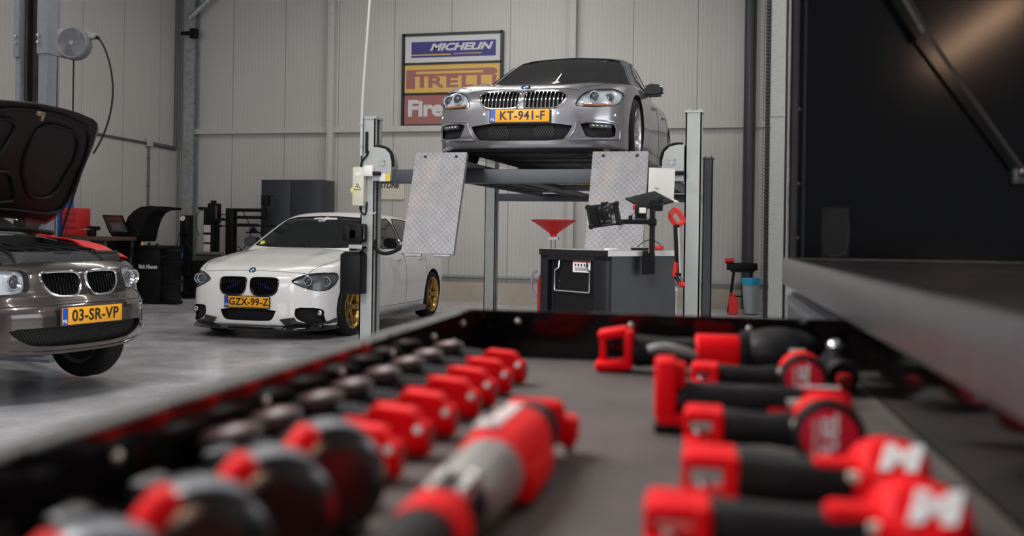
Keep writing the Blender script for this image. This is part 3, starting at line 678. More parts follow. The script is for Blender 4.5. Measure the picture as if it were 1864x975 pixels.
def roundel(car,P,N,r,up=(0,0,1)):
    """round badge: black ring, two blue and two white quarters"""
    N=Vector(N).normalized(); x=Vector((0,0,1)).cross(N); x=-x if x.x<0 else x
    x.normalize(); y=N.cross(x); M=Matrix.Translation(P)@Matrix((x,y,N)).transposed().to_4x4()
    ring=MB(); ring.lathe([(0,0),(r,0),(r,.004),(r*.93,.007),(r*.6,.006),(0,.005)],28,M=M); o=ring.build('badge',GBLK,car)
    MB().lathe([(r*.93,.004),(r,.004),(r*1.02,.0055),(r,.0075),(r*.93,.0075),(r*.93,.004)],28,M=M,cap=False).build('badge_rim',CHR,o)
    for k,mm in ((0,WHT),(1,BLU),(2,WHT),(3,BLU)):
        pts=[(0,0)]+[(r*.58*math.cos(R(90*k+i*15)),r*.58*math.sin(R(90*k+i*15))) for i in range(7)]
        MB().prism(pts,.006,.0085,'xy',M=M).build('badge_quarter',mm if mm is WHT else mat('badge_blue',(.02,.22,.62),.3),o,smooth=False)
def plate(car,txt,x,y,z,tilt=0,rz=0,w=.52,h=.112):
    M=T((x,y,z))@Matrix.Rotation(rz,4,'Z')@Matrix.Rotation(R(tilt),4,'X')
    p=MB().box((0,0,0),(w+.018,.012,h+.016),bev=.005,M=M).build('license_plate',INK,car)
    f=MB().box((0,-.007,0),(w,.004,h),bev=.0015,M=M).build('plate_face',YEL,p)
    MB().box((-w/2+.023,-.0096,0),(.044,.002,h-.004),M=M).build('plate_band',BLU,p,smooth=False)
    text('lettering',txt,.106,M@T((.022,-.0095,-.002))@FRONT,INK,p,xs=.96,bold=.0022,spacing=1.05)
    text('lettering','NL',.030,M@T((-w/2+.023,-.011,-.032))@FRONT,WHT,p,bold=.0006)
    return p
def wheel(car,x,y,z,s,R_,rimm,w=.215,rr=None,spokes=5,dish=.03,double=True,cap=None):
    """s=+1 on the +x side; tyre, rim with spokes, disc brake"""
    rr=rr or R_*.70; M=T((x,y,z))@Matrix.Rotation(R(90)*s,4,'Y')       # local z points outward
    h=w/2
    t=MB(); t.lathe([(rr-.012,-h+.02),(rr,-h+.004),(rr+.02,-h),(R_-.035,-h+.006),(R_-.012,-h+.02),(R_,-h+.045),(R_,h-.045),(R_-.012,h-.02),(R_-.035,h-.006),(rr+.02,h),(rr,h-.004),(rr-.012,h-.02),(rr-.012,-h+.02)],56,M=M,cap=False)
    wl=t.build('wheel',TYRE,car)
    g=MB()
    for zc in (-.05,-.018,.018,.05): g.lathe([(R_+.0005,zc-.004),(R_+.0016,zc-.003),(R_+.0016,zc+.003),(R_+.0005,zc+.004)],56,M=M,cap=False)
    g.build('tread_groove',PIT,wl)
    b=MB(); b.lathe([(rr-.004,-h+.01),(rr+.004,-h+.012),(rr-.02,-h+.03),(rr-.03,0),(rr-.022,h-.03),(rr+.006,h-.010),(rr-.002,h-.002),(rr-.012,h-.006),(rr-.03,h-.035),(rr-.04,0),(rr-.03,-h+.03),(rr-.004,-h+.01)],56,M=M,cap=False)
    zo=h-dish-.02
    for k in range(spokes):
        a=2*math.pi*k/spokes+.3
        for da in ((-.16,.16) if double else (0,)):
            p0=Vector((.045*math.cos(a),.045*math.sin(a),zo-.01)); p1=Vector(((rr-.02)*math.cos(a+da),(rr-.02)*math.sin(a+da),h-.022))
            d=(p1-p0); L_=d.length; q=d.to_track_quat('X','Z').to_matrix().to_4x4()
            bw=.024 if double else .034
            b.prism([(0,-bw*.8),(L_*.5,-bw*.42),(L_,-bw*.62),(L_,bw*.62),(L_*.5,bw*.42),(0,bw*.8)],-.022,.006,'xy',bev=.003,M=M@T(p0)@q)
    b.cyl((0,0,zo-.05),(0,0,zo+.005),.062,n=28,bev=.004,M=M); b.build('rim',rimm,wl)
    c=MB().cyl((0,0,zo),(0,0,zo+.012),.03,n=20,M=M).build('center_cap',cap or GBLK,wl)
    MB().cyl((0,0,zo-.075),(0,0,zo-.055),rr*.72,n=40,M=M).build('brake_disc',STEEL,wl)
    MB().cyl((0,0,-h+.03),(0,0,-h+.05),rr*.9,n=30,M=M).build('backing_plate',PIT,wl)
    return wl
def headlamp(sh,car,poly,depth,lenses,side,extra=None,housing=None,label=None):
    """pocket lining, round projector lamps with rings, clear cover"""
    P=poly if side>0 else mirror2(poly)
    hl=tag(bm_obj('headlight',patch(sh,P,'y',-.046,.058,.04),housing or mat('lamp_housing',(.16,.16,.17),.3,.2),car),label)
    for (x,z,r) in lenses:
        x*=side; S,D=surf(sh,[(x,z)],'y'); y=S[0][1]+.020+max(0,abs(x)-.58)*.22
        MB().lathe([(r*.7,.0),(r,-.03),(r*.98,-.034),(r*.62,-.004)],28,M=T((x,y,z))@Matrix.Rotation(R(-90),4,'X'),cap=False).build('reflector',CHR,hl)
        MB().tube([(x+r*.86*math.cos(a),y-.028,z+r*.86*math.sin(a)) for a in np.linspace(0,2*math.pi,28)[:-1]],.0032,n=6,closed=True).build('light_ring',mat('ring_white',(.55,.57,.60),.2),hl)
        MB().ball((x,y-.006,z),(r*.6,.02,r*.6),18).build('projector_lens',mat('projector_glass',(.05,.055,.065),.02,coat=1),hl)
    if extra: extra(hl,side)
    bm_obj('lens_cover',patch(sh,P,'y',.004,-.0005,.035),LENS,hl)
    S,D=surf(sh,dens(chaikin(P,1),.03),'y'); MB().tube([tuple(q) for q in S],.0035,n=6,closed=True).build('lamp_seal',BLK,hl)
    return hl
def mirror_part(car,x,y,z,s,m,size=(.125,.07,.085)):
    q=MB(); q.prism([(x+s*.02,z+.07),(x+s*.03,z-.025),(x+s*.12,z-.035),(x+s*.215,z-.02),(x+s*.23,z+.03),(x+s*.20,z+.085),(x+s*.14,z+.10),(x+s*.06,z+.10)],y-.05,y+.06,bev=.022); q.box((x+s*.01,y+.01,z-.02),(.12,.04,.03),bev=.012)
    o=q.build('door_mirror',m,car); MB().box((x+s*.115,y+.062,z+.03),(.17,.01,.11),bev=.004).build('mirror_glass',CHR,o); return o
HEX=mat('intake_mesh_black',(.02,.02,.021),.4)
GAP=mat('panel_gap',(.02,.02,.02),.6)
def cabin(car,cab,W,L,zlo,paint,ws,sides,rearw,frame=None):
    me=shell_mesh(cab,L,W,zlo,1.6,paint,(.05,.05,.04),core=((-.3,2.0,zlo+.05),(.3,3.2,zlo+.1)),y0=.5)
    link('roof',me,car)
    o=bm_obj('windshield',patch(cab,ws,'y',.006,.004,.07),GLS,car)
    line(cab,ws,'y',.008,.004,True,b=None).build('windshield_seal',BLK,o)
    MB().box((0,0,0),(.001,.001,.001)) if False else None
    for s,ax in ((1,'x'),(-1,'-x')):
        for p in sides:
            w_=bm_obj('side_window',patch(cab,p,ax,.005,.004,.08),GLS,car)
            line(cab,p,ax,.007,.004,True).build('window_seal',BLK,w_)
    if rearw:
        V,F=grid_poly(dens(chaikin(rearw,1),.07),.07)
        P0=np.array([(x,L+.4,z) for x,z in V]); S=find(cab,P0,(0,-1,0),2.4); A=S+np.array([0,.005,0]); B=S-np.array([0,.004,0])
        n=len(V); e={}
        for f in F:
            for i in range(len(f)): e[(f[i],f[(i+1)%len(f)])]=1
        FF=[list(f) for f in F]+[[i+n for i in reversed(f)] for f in F]+[[b_,a,a+n,b_+n] for a,b_ in e if (b_,a) not in e]
        MB().raw(A.tolist()+B.tolist(),FF).build('rear_window',GLS,car)
def rear_lamps(sh,car,L,x0,x1,z0,z1):
    for s in (-1,1):
        V=[(s*x0,z0),(s*x1,z0),(s*x1,z1),(s*x0,z1)]; V_,F=grid_poly(dens(V,.05),.05)
        S=find(sh,np.array([(x,L+.4,z) for x,z in V_]),(0,-1,0),1.6); A=S+np.array([0,.008,0]); B=S-np.array([0,.01,0]); n=len(V_)
        e={}
        for f in F:
            for i in range(len(f)): e[(f[i],f[(i+1)%len(f)])]=1
        MB().raw(A.tolist()+B.tolist(),[list(f) for f in F]+[[i+n for i in reversed(f)] for f in F]+[[b_,a,a+n,b_+n] for a,b_ in e if (b_,a) not in e]).build('tail_light',mat('tail_red',(.3,.01,.01),.15,coat=1),car)
# ================================================================ white hatchback
def build_white():
    lo,cab=white(); L_,W_=4.32,1.765; PAINT=mat('white_car_paint',(.88,.88,.88),.28,coat=1,noise=.0)
    car=thing('car','white five-door hatchback with gold wheels parked beside the dark cupboard','car',(-5.35,9.52,0))
    kid=[(.022,.632),(.05,.655),(.31,.655),(.343,.625),(.332,.52),(.285,.473),(.09,.468),(.035,.51)]
    hl=[(.462,.622),(.54,.672),(.62,.70),(.73,.712),(.818,.712),(.835,.66),(.825,.585),(.79,.525),(.71,.522),(.585,.563)]
    inte=[(-.335,.33),(.335,.33),(.29,.225),(.245,.198),(-.245,.198),(-.29,.225)]
    fog=[(.53,.352),(.74,.345),(.765,.29),(.785,.17),(.69,.155),(.55,.22),(.52,.268)]
    cut=[]
    for s in (1,-1):
        f=(lambda p:p) if s>0 else mirror2
        cut+=[patch(lo,f(kid),'y',.5,.05,.04),patch(lo,f(hl),'y',.5,.07,.04),patch(lo,f(fog),'y',.5,.07,.04)]
        for yy in (.78,3.47): cut.append(cyl_bm(yy,.315,.352,s*.60,s*1.3))
    cut.append(patch(lo,inte,'y',.5,.07,.04))
    link('body',shell_mesh(lo,L_,W_,.05,1.15,PAINT,cutters=cut),car)
    ws=[(-.70,.965),(.70,.965),(.66,1.04),(.60,1.20),(.535,1.318),(0,1.345),(-.535,1.318),(-.60,1.20),(-.66,1.04)]
    cabin(car,cab,W_,L_,.8,PAINT,ws,[[(1.62,.975),(2.42,1.0),(2.42,1.325),(2.15,1.315),(1.95,1.23)],[(2.48,1.0),(3.25,1.02),(3.28,1.28),(2.95,1.32),(2.48,1.325)],[(3.31,1.03),(3.62,1.06),(3.6,1.18),(3.34,1.27)]],[(-.5,1.05),(.5,1.05),(.42,1.27),(-.42,1.27)])
    for s in (1,-1):
        f=(lambda p:p) if s>0 else mirror2
        kidney(lo,car,f(kid),GBLK,GBLK,.009,.024,.045,label='black kidney grille')
        S,D=surf(lo,[(s*(.10+.03*k),.60-.012*k) for k in range(1,6)],'y')
        st=MB()
        for q in S: st.box(tuple(q+np.array([0,.012,0])),(.007,.012,.022))
        st.build('grille_stripe',mat('stripe_blue',(.01,.03,.35),.4),car)
        mesh_insert(lo,car,f(fog),.05,HEX,'fog_mesh')
        S,D=surf(lo,[(s*.735,.29)],'y'); q=S[0]
        fl_=MB().cyl((q[0],q[1]+.05,q[2]),(q[0],q[1]+.012,q[2]),.042,n=22,bev=.004).build('fog_lamp',BLK,car)
        MB().ball((q[0],q[1]+.010,q[2]),(.032,.012,.032),16).build('fog_lens',CHR,fl_)
        # winglet splitter under each fog opening
        bm_obj('splitter_blade',patch(lo,f([(.37,.222),(.52,.245),(.545,.205),(.68,.17),(.80,.20),(.845,.24),(.85,.115),(.50,.115),(.42,.165)]),'y',.016,.02,.04,smooth=0),GBLK,car)
        headlamp(lo,car,hl,.07,[(.63,.628,.052),(.765,.618,.056)],s)
        for yy in (.78,3.47): wheel(car,s*.775,yy,.315,s,.315,mat('gold_wheel',(.55,.36,.10),.3,.85),rr=.235,spokes=5,cap=GBLK)
        mirror_part(car,s*.81,1.76,.985,s,GBLK)
        # black sill blade
        sk=MB(); sk.prism([(1.16,.12),(3.08,.14),(3.10,.20),(2.9,.215),(2.0,.19),(1.16,.18)],s*.86,s*.92,'yz',bev=.004); sk.build('side_skirt',GBLK,car)
        for y0,y1 in ((1.22,2.42),(2.48,3.2)):
            g=line(lo,[(y0,.26),(y1,.26)],'x' if s>0 else '-x',.003,0,sm=0); line(lo,[(y1,.26),(y1+.02,.6),(y1+.01,.95)],'x' if s>0 else '-x',.003,0,sm=0,b=g); g.build('door_gap',GAP,car)
        for y0 in (2.2,3.0):
            S,D=surf(lo,[(y0,.82)],'x' if s>0 else '-x'); q=S[0]; MB().box((q[0]+s*.014,q[1],q[2]),(.022,.19,.028),bev=.009).build('door_handle',PAINT,car)
    mesh_insert(lo,car,inte,.05,HEX)
    # front splitter
    xs=np.linspace(-.84,.84,31); S,D=surf(lo,[(x,.17) for x in xs],'y'); V=[];F=[]
    for i,q in enumerate(S):
        for dy,z in ((-.045,.105),(-.05,.118),(.05,.185),(.16,.15),(.16,.105)): V.append((q[0],q[1]+dy,z))
        if i: o=5*(i-1); F+=[(o+k,o+(k+1)%5,o+5+(k+1)%5,o+5+k) for k in range(5)]
    F+=[(0,1,2,3,4),tuple(len(V)-5+k for k in range(5))]
    MB().raw(V,F).build('front_splitter',GBLK,car)
    g=line(lo,[(-.60,.705),(-.4,.718),(-.1,.728),(.1,.728),(.4,.718),(.60,.705)],'y',.003,0); 
    for s in (1,-1): line(lo,[(s*.62,.17),(s*.70,.40),(s*.755,.8),(s*.745,1.2)],'z',.0035,0,b=g)
    g.build('bonnet_gap',GAP,car)
    plate(car,'GZX-99-Z',0,-.006,.398)
    S,D=surf(lo,[(0,.105)],'z'); roundel(car,tuple(S[0]+np.array([0,-.002,.0])),(0,-.75,.66),.04)
    st=MB().cyl((-.60,1.245,1.0),(-.60,1.240,1.004),.03,n=18).build('parking_sticker',mat('sticker_lime',(.7,.75,.05),.5),car)
    S,D=surf(cab,[(-.60,1.005)],'y'); st.location=tuple(S[0]-np.array([-.60,1.245,1.0])+np.array([0,-.012,0]))
    S,D=surf(cab,[(-.02,1.285)],'y'); MB().box(tuple(S[0]+np.array([0,-.01,0])),(.09,.01,.012)).build('glass_label',WHT,car)
    rear_lamps(lo,car,L_,.45,.78,.75,.88)
    MB().box((0,2.15,.17),(1.0,3.8,.06)).build('undertray',PIT,car)
    q=MB(); S,D=surf(cab,[(-.5,.99),(.05,.985)],'y'); q.tube([tuple(p+np.array([0,-.014,0])) for p in S],.008); q.build('wiper',BLK,car)
    return car
# ================================================================ silver coupe on the lift
def build_silver():
    lo,cab=silver(); L_,W_=5.0,1.894; PAINT=mat('silver_car_paint',(.38,.375,.41),.28,.8,coat=1)
    car=thing('car','silver grey coupe with chrome kidney grilles raised on the four-post lift','car',(-2.14,8.50,1.772))
    kid=[(.015,.629),(.04,.655),(.25,.660),(.345,.652),(.40,.62),(.398,.583),(.345,.512),(.29,.49),(.043,.49),(.022,.52)]
    hl=[(.475,.517),(.50,.58),(.545,.64),(.63,.678),(.79,.70),(.855,.66),(.84,.577),(.79,.532),(.66,.51),(.56,.508)]
    inte=[(-.47,.36),(.47,.36),(.42,.26),(.37,.208),(-.37,.208),(-.42,.26)]
    fog=[(.52,.368),(.785,.372),(.81,.33),(.80,.245),(.58,.236),(.55,.30)]
    cut=[]
    for s in (1,-1):
        f=(lambda p:p) if s>0 else mirror2
        cut+=[patch(lo,f(kid),'y',.5,.06,.04),patch(lo,f(hl),'y',.5,.07,.04),patch(lo,f(fog),'y',.5,.07,.04)]
        for yy in (.88,3.80): cut.append(cyl_bm(yy,.335,.375,s*.64,s*1.3))
    cut.append(patch(lo,inte,'y',.5,.08,.04))
    link('body',shell_mesh(lo,4.9,W_,.05,1.15,PAINT,cutters=cut),car)
    ws=[(-.74,.92),(.74,.92),(.70,1.0),(.62,1.17),(.53,1.295),(0,1.325),(-.53,1.295),(-.62,1.17),(-.70,1.0)]
    cabin(car,cab,W_,4.9,.75,PAINT,ws,[[(1.75,.93),(2.62,.945),(2.62,1.285),(2.4,1.275),(2.1,1.16)],[(2.68,.945),(3.55,.965),(3.8,1.02),(3.45,1.20),(3.0,1.27),(2.68,1.285)]],[(-.5,1.0),(.5,1.0),(.42,1.22),(-.42,1.22)])
    for s in (1,-1):
        f=(lambda p:p) if s>0 else mirror2
        kidney(lo,car,f(kid),CHR,CHR,.010,.036,.05,.008,label='chrome slatted kidney grille')
        mesh_insert(lo,car,f([(.11,.345),(.31,.345),(.29,.225),(.11,.225)]),.045,HEX,pitch=.024)
        mesh_insert(lo,car,f([(.56,.30),(.79,.30),(.79,.25),(.585,.245)]),.045,HEX,'fog_mesh')
        # daytime light strip in the side opening
        S,D=surf(lo,[(s*(.60+.033*k),.345) for k in range(6)],'y'); q=MB().tube([tuple(p+np.array([0,.022,0])) for p in S],.021,n=8); o=q.build('fog_lamp',mat('lamp_smoke',(.1,.1,.11),.2),car)
        q=MB()
        for p in S[1:5]: q.ball(tuple(p+np.array([0,.006,0])),(.014,.012,.012),12)
        q.build('led_element',CHR,o)
        # chrome-edged blade below and inside the opening
        def strip(sh,pts,w):
            S,D=surf(sh,dens(pts,.04,False),'y'); V=[];F=[]
            for i,p in enumerate(S):
                for dy,dz in ((-.022,w),(-.03,0),(.01,-w),(.02,w)): V.append((p[0],p[1]+dy,p[2]+dz))
                if i: o=4*(i-1); F+=[(o+k,o+(k+1)%4,o+4+(k+1)%4,o+4+k) for k in range(4)]
            F+=[(0,1,2,3),tuple(len(V)-4+k for k in range(4))]; return MB().raw(V,F)
        strip(lo,[(s*.495,.365),(s*.475,.28),(s*.43,.215),(s*.52,.215),(s*.66,.222),(s*.83,.235)],.012).build('bumper_blade',PAINT,car)
        line(lo,[(s*.835,.24),(s*.84,.33),(s*.81,.385),(s*.70,.392),(s*.5,.385)],'y',.008,.002).build('opening_trim',PAINT,car)
        def amber(hl_,side):
            S,D=surf(lo,[(side*(.54+.05*k),.533) for k in range(6)],'y'); MB().tube([tuple(p+np.array([0,.03,0])) for p in S],.014,n=8).build('indicator',mat('indicator_amber',(.55,.22,.10),.25),hl_)
        headlamp(lo,car,hl,.07,[(.63,.607,.052),(.745,.60,.056)],s,amber,mat('lamp_housing_silver',(.72,.72,.74),.45,.1))
        for yy in (.88,3.80): wheel(car,s*.81,yy,.336,s,.336,mat('silver_wheel',(.6,.6,.62),.25,.9),w=.24,rr=.25,spokes=9,double=False)
        mirror_part(car,s*.83,1.90,.865,s,mat('mirror_black',(.006,.006,.007),.4,spec=.25),(.14,.075,.085))
        for y0,y1 in ((1.35,2.62),(2.68,3.5)):
            g=line(lo,[(y0,.26),(y1,.26)],'x' if s>0 else '-x',.003,0,sm=0); line(lo,[(y1,.26),(y1+.02,.6),(y1,.9)],'x' if s>0 else '-x',.003,0,sm=0,b=g); g.build('door_gap',GAP,car)
        for y0 in (2.35,3.25):
            S,D=surf(lo,[(y0,.77)],'x' if s>0 else '-x'); q=S[0]; MB().box((q[0]+s*.018,q[1],q[2]),(.03,.2,.035),bev=.01).build('door_handle',CHR,car)
        S,D=surf(lo,[(s*.335,.448),(s*.80,.45)],'y'); q=MB()
        for p in S: q.cyl(tuple(p+np.array([0,.01,0])),tuple(p+np.array([0,-.004,0])),.011,n=14)
        q.build('parking_sensor',PAINT,car)
    g=line(lo,[(s_,z_) for s_,z_ in ((-.50,.655),(-.42,.68),(-.25,.688),(0,.69),(.25,.688),(.42,.68),(.50,.655))],'y',.003,0)
    for s in (1,-1): line(lo,[(s*.52,.22),(s*.66,.36),(s*.78,.7),(s*.80,1.25)],'z',.0035,0,b=g)
    g.build('bonnet_gap',GAP,car)
    plate(car,'KT-941-F',0,-.012,.425,w=.535)
    S,D=surf(lo,[(0,.20)],'z'); roundel(car,tuple(S[0]),(0,-.62,.78),.043)
    # dark underside with braces, seen from below
    u=MB().box((0,2.4,.165),(1.24,4.4,.07),bev=.01)
    for yy in (.35,.6,.95,1.5,2.4): u.box((0,yy,.125),(1.0,.06,.03))
    u.box((0,.55,.13),(.7,.3,.02)).cyl((.2,1.4,.14),(.2,4.2,.14),.035,n=10); u.build('undertray',mat('undertray_black',(.025,.023,.022),.6,noise=.3,nscale=8),car)
    b=MB(); S,D=surf(lo,[(x,.15) for x in np.linspace(-.7,.7,21)],'y')
    b.tube([tuple(p+np.array([0,.035,-.018])) for p in S],.022,n=8); b.build('lower_lip',BLK,car)
    rear_lamps(lo,car,4.9,.45,.85,.78,.92)
    return car
# ================================================================ dark hatchback, bonnet open
def build_dark():
    lo,cab=dark(); L_,W_=4.24,1.751; PAINT=mat('bronze_grey_car_paint',(.062,.052,.048),.22,.6,coat=1)
    car=thing('car','dark bronze-grey hatchback with its bonnet open at the left','car',(-4.37-.006,5.735,.175),R(82.5))
    kid=[(.025,.665),(.06,.693),(.20,.696),(.325,.690),(.32,.615),(.255,.537),(.07,.530),(.025,.60)]
    hl=[(.40,.70),(.51,.712),(.60,.712),(.72,.71),(.805,.70),(.81,.60),(.70,.555),(.59,.552),(.43,.562),(.405,.60)]
    inte=[(-.57,.342),(-.3,.345),(0,.347),(.3,.345),(.57,.342),(.53,.285),(.42,.228),(.2,.212),(-.2,.212),(-.42,.228),(-.53,.285)]
    cut=[]
    for s in (1,-1):
        f=(lambda p:p) if s>0 else mirror2
        cut+=[patch(lo,f(kid),'y',.5,.06,.04),patch(lo,f(hl),'y',.5,.07,.04)]
        for yy in (.80,3.46): cut.append(cyl_bm(yy,.26,.36,s*.60,s*1.3))
    cut.append(patch(lo,inte,'y',.5,.06,.04))
    bonnet=[(-.52,.20),(-.3,.155),(0,.14),(.3,.155),(.52,.20),(.59,.28),(.635,.42),(.655,.75),(.61,1.10),(.35,1.06),(0,1.04),(-.35,1.06),(-.61,1.10),(-.655,.75),(-.635,.42),(-.59,.28)]
    bay=[(u*.95,.205+.12*abs(u)**2 if v<.25 else min(v-.02,1.06)) for u,v in bonnet]
    t=patch(lo,bay,'z',.5,.30,.08,smooth=0); cut.append(t)
    link('body',shell_mesh(lo,L_,W_,.05,1.15,PAINT,cutters=cut),car)
    ws=[(-.70,.965),(.70,.965),(.66,1.05),(.60,1.22),(.54,1.34),(0,1.365),(-.54,1.34),(-.60,1.22),(-.66,1.05)]
    cabin(car,cab,W_,L_,.8,PAINT,ws,[[(1.66,.985),(2.45,1.0),(2.45,1.34),(2.15,1.33),(1.95,1.24)],[(2.5,1.0),(3.3,1.02),(3.35,1.3),(2.95,1.335),(2.5,1.34)]],[(-.5,1.05),(.5,1.05),(.44,1.3),(-.44,1.3)])
    for s in (1,-1):
        f=(lambda p:p) if s>0 else mirror2
        kidney(lo,car,f(kid),CHR,GBLK,.009,.026,.05,label='chrome-rimmed kidney grille')
        headlamp(lo,car,hl,.07,[(.49,.635,.055),(.63,.632,.052)],s,housing=mat('lamp_housing_silver',(.72,.72,.74),.45,.1))
        for yy in (.80,3.46): wheel(car,s*.755,yy,.165 if yy<1 else .19,s,.316,mat('dull_alloy',(.35,.35,.36),.4,.8),w=.205,rr=.215,spokes=7,double=False)
        mirror_part(car,s*.85,1.65,.99,s,PAINT)
        g=line(lo,[(s*.60,.52),(s*.74,.50)],'y',.004,0,sm=0); g.build('bumper_gap',GAP,car)
        # rubbing strip and lower reflector
        line(lo,[(s*.36,.462),(s*.5,.462),(s*.64,.458),(s*.78,.452)],'y',.016,-.008).build('bumper_strip',PAINT,car)
        line(lo,[(s*.66,.275),(s*.72,.28),(s*.78,.285)],'y',.018,-.006).build('fog_lamp',mat('lamp_smoke_clear',(.35,.36,.38),.15,.5),car)
    mesh_insert(lo,car,inte,.04,HEX,pitch=.020)
    line(lo,[(-.60,.48),(-.3,.485),(.3,.485),(.60,.48)],'y',.004,0).build('bumper_crease',GAP,car)
    line(lo,[(-.62,.205),(-.3,.175),(.3,.175),(.62,.205)],'y',.016,-.004).build('chin_lip',PAINT,car)
    plate(car,'03-SR-VP',0,-.008,.408)
    # engine bay
    eg=mat('engine_cover_grey',(.06,.06,.065),.45,noise=.1)
    e=MB().prism([(-.40,.60),(-.36,.76),(-.26,.815),(.26,.815),(.36,.76),(.40,.60)],.27,.92,'xz',bev=.015).build('engine_cover',eg,car)
    r=MB()
    for k in range(5): r.box((-.14+.07*k,.60,.818),(.02,.56,.012),bev=.004)
    r.build('cover_rib',BLK,e)
    MB().box((.02,.36,.795),(.15,.16,.05),bev=.008).build('cover_window',PIT,e)
    b=MB().box((0,.62,.60),(1.16,.74,.12),bev=.02).box((.49,.55,.72),(.18,.5,.16),bev=.02).box((-.48,.60,.72),(.18,.44,.16),bev=.02)
    for k in range(8): b.box((.48,.32+.045*k,.81),(.16,.02,.02),bev=.004)
    b.build('engine_block',mat('engine_black',(.02,.02,.021),.55,noise=.3,nscale=20),car)
    b=MB()
    for k in range(7):
        x=-.5+.15*k; b.tube([(x,.28,.73),(x+.03,.40,.835),(x+.06,.7,.83),(x+.02,.95,.86)],.012,n=6)
    b.build('engine_hose',RUB,car)
    b=MB().tube([(x,.25+.09*abs(x/.6)**2.2,.715-.02*abs(x)) for x in np.linspace(-.60,.60,13)],.022,n=8); b.build('slam_panel',BLK,car)
    MB().tube([(-.69,1.09,.94),(-.35,1.04,.965),(0,1.02,.97),(.35,1.04,.965),(.69,1.09,.94)],.018,n=8).build('cowl_seal',BLK,car)
    # the bonnet itself, hinged at the windscreen foot
    piv=Vector((0,1.12,.93)); RX=T(piv+Vector((0,-.04,.055)))@Matrix.Rotation(R(-BONNET_ANGLE),4,'X')@Matrix.Scale(1.03,4)@T(-piv)
    t=patch(lo,bonnet,'z',.012,.004,.05); bmesh.ops.transform(t,matrix=RX,verts=t.verts); hd=bm_obj('bonnet',t,PAINT,car)
    und=mat('bonnet_underside',(.0055,.0045,.0045),.45,noise=.2,spec=.22)
    t=patch(lo,[(u*.955,.19+(v-.19)*.965) for u,v in bonnet],'z',-.010,.022,.05); bmesh.ops.transform(t,matrix=RX,verts=t.verts); ud=bm_obj('bonnet_liner',t,und,hd)
    g=MB()
    for pts in ([(-.5,.27),(-.2,.2),(0,.19),(.2,.2),(.5,.27),(.59,.45),(.63,.8),(.6,1.0),(0,.96),(-.6,1.0),(-.63,.8),(-.59,.45)],[(.08,.27),(.42,.31),(.52,.5),(.5,.85),(.3,.88),(.1,.6)],[(-.08,.27),(-.42,.31),(-.52,.5),(-.5,.85),(-.3,.88),(-.1,.6)],[(0,.62),(.22,.90),(0,.93),(-.22,.90)]):
        line(lo,pts,'z',.014,-.030,True,b=g,sm=2)
    bmesh.ops.transform(g.bm,matrix=RX,verts=g.bm.verts); g.build('stamped_rib',und,hd)
    g=MB().box((.0,.20,.685),(.06,.03,.03),bev=.006).box((.01,.225,.675),(.015,.04,.03),bev=.004); 
    bmesh.ops.transform(g.bm,matrix=RX,verts=g.bm.verts); g.build('latch',mat('latch_brass',(.22,.17,.12),.4,.8),hd)
    a=RX@Vector((.60,.62,.78)); MB().cyl((.62,.95,.88),tuple(a),.009,n=8).build('gas_strut',BLK,car)
    a=RX@Vector((-.60,.62,.78)); MB().cyl((-.62,.95,.88),tuple(a),.009,n=8).build('gas_strut',BLK,car)
    rear_lamps(lo,car,L_,.45,.78,.75,.88)
    MB().box((0,2.1,.19),(1.0,3.7,.06)).build('undertray',PIT,car)
    MB().cyl((-.62,.80,.20),(.62,.80,.20),.03,n=10).box((0,.8,.2),(.5,.3,.08),bev=.02).build('front_axle',BLK,car)
    # red fender cover on the wing, a thing of its own
    fc=[(.30,.50),(.40,.24),(.60,.23),(.79,.30),(.84,.50),(.855,.9),(.80,1.10),(.55,1.15),(.42,1.1),(.46,.85)]
    fc=[(.44,.44),(.55,.33),(.68,.33),(.77,.44),(.80,.9),(.78,1.22),(.60,1.24),(.50,1.1),(.50,.7)]
    t=patch(lo,fc,'z',.026,-.016,.05,smooth=2)
    for v in t.verts: v.co.z+=.006*math.sin(v.co.x*40)+.01*math.sin(v.co.y*11)+.004
    o=bm_obj('fender_cover',t,mat('cover_red',(.62,.018,.02),.38,noise=.05),None); o.location=car.location; o.rotation_euler=car.rotation_euler
    tag(o,'red protective cover lying over the wing of the dark car with the open bonnet','fender cover')
    return car
BONNET_ANGLE=67
build_white(); build_silver(); build_dark()
# ---------------------------------------------------------------- two-post lift column behind the dark car
PG=mat('post_blue_grey',(.16,.175,.20),.42,noise=.06)
c=thing('two_post_lift','blue-grey two-post lift column carrying the dark car','car lift',(-6.25,7.4,0))
b=MB(); b.box((-.185,.09,2.9),(.05,.18,5.8)).box((.075,.06,2.9),(.09,.12,5.8)).box((-.05,.17,2.9),(.30,.02,5.8)); b.box((0,.12,.012),(.62,.55,.024)); col=b.build('column',PG,c,smooth=False)
b=MB(); b.box((-.185,-.01,4.2),(.055,.03,3.1)).box((.075,.055,4.2),(.104,.14,3.05)); 
b.build('sleeve',PG,col,smooth=False)
b=MB()
for x in (-.18,.05):
    for z in (2.83,2.77): b.cyl((x,-.03,z),(x,-.045,z),.014,n=6); b.ball((x,-.045,z),(.008,.006,.008),8)
b.build('bolt',CHR,col)
b=MB(); b.box((-.065,.13,3.0),(.18,.05,5.2)).box((-.13,.08,3.0),(.02,.08,5.2)); b.build('channel_back',mat('channel_dark',(.022,.02,.018),.5,noise=.4,nscale=5),c)  # inside of the channel much darker than the column, tone uneven
b=MB(); b.box((-.07,.05,.55),(.18,.16,.5),bev=.01); 
b.build('carriage',LIFTD,c)
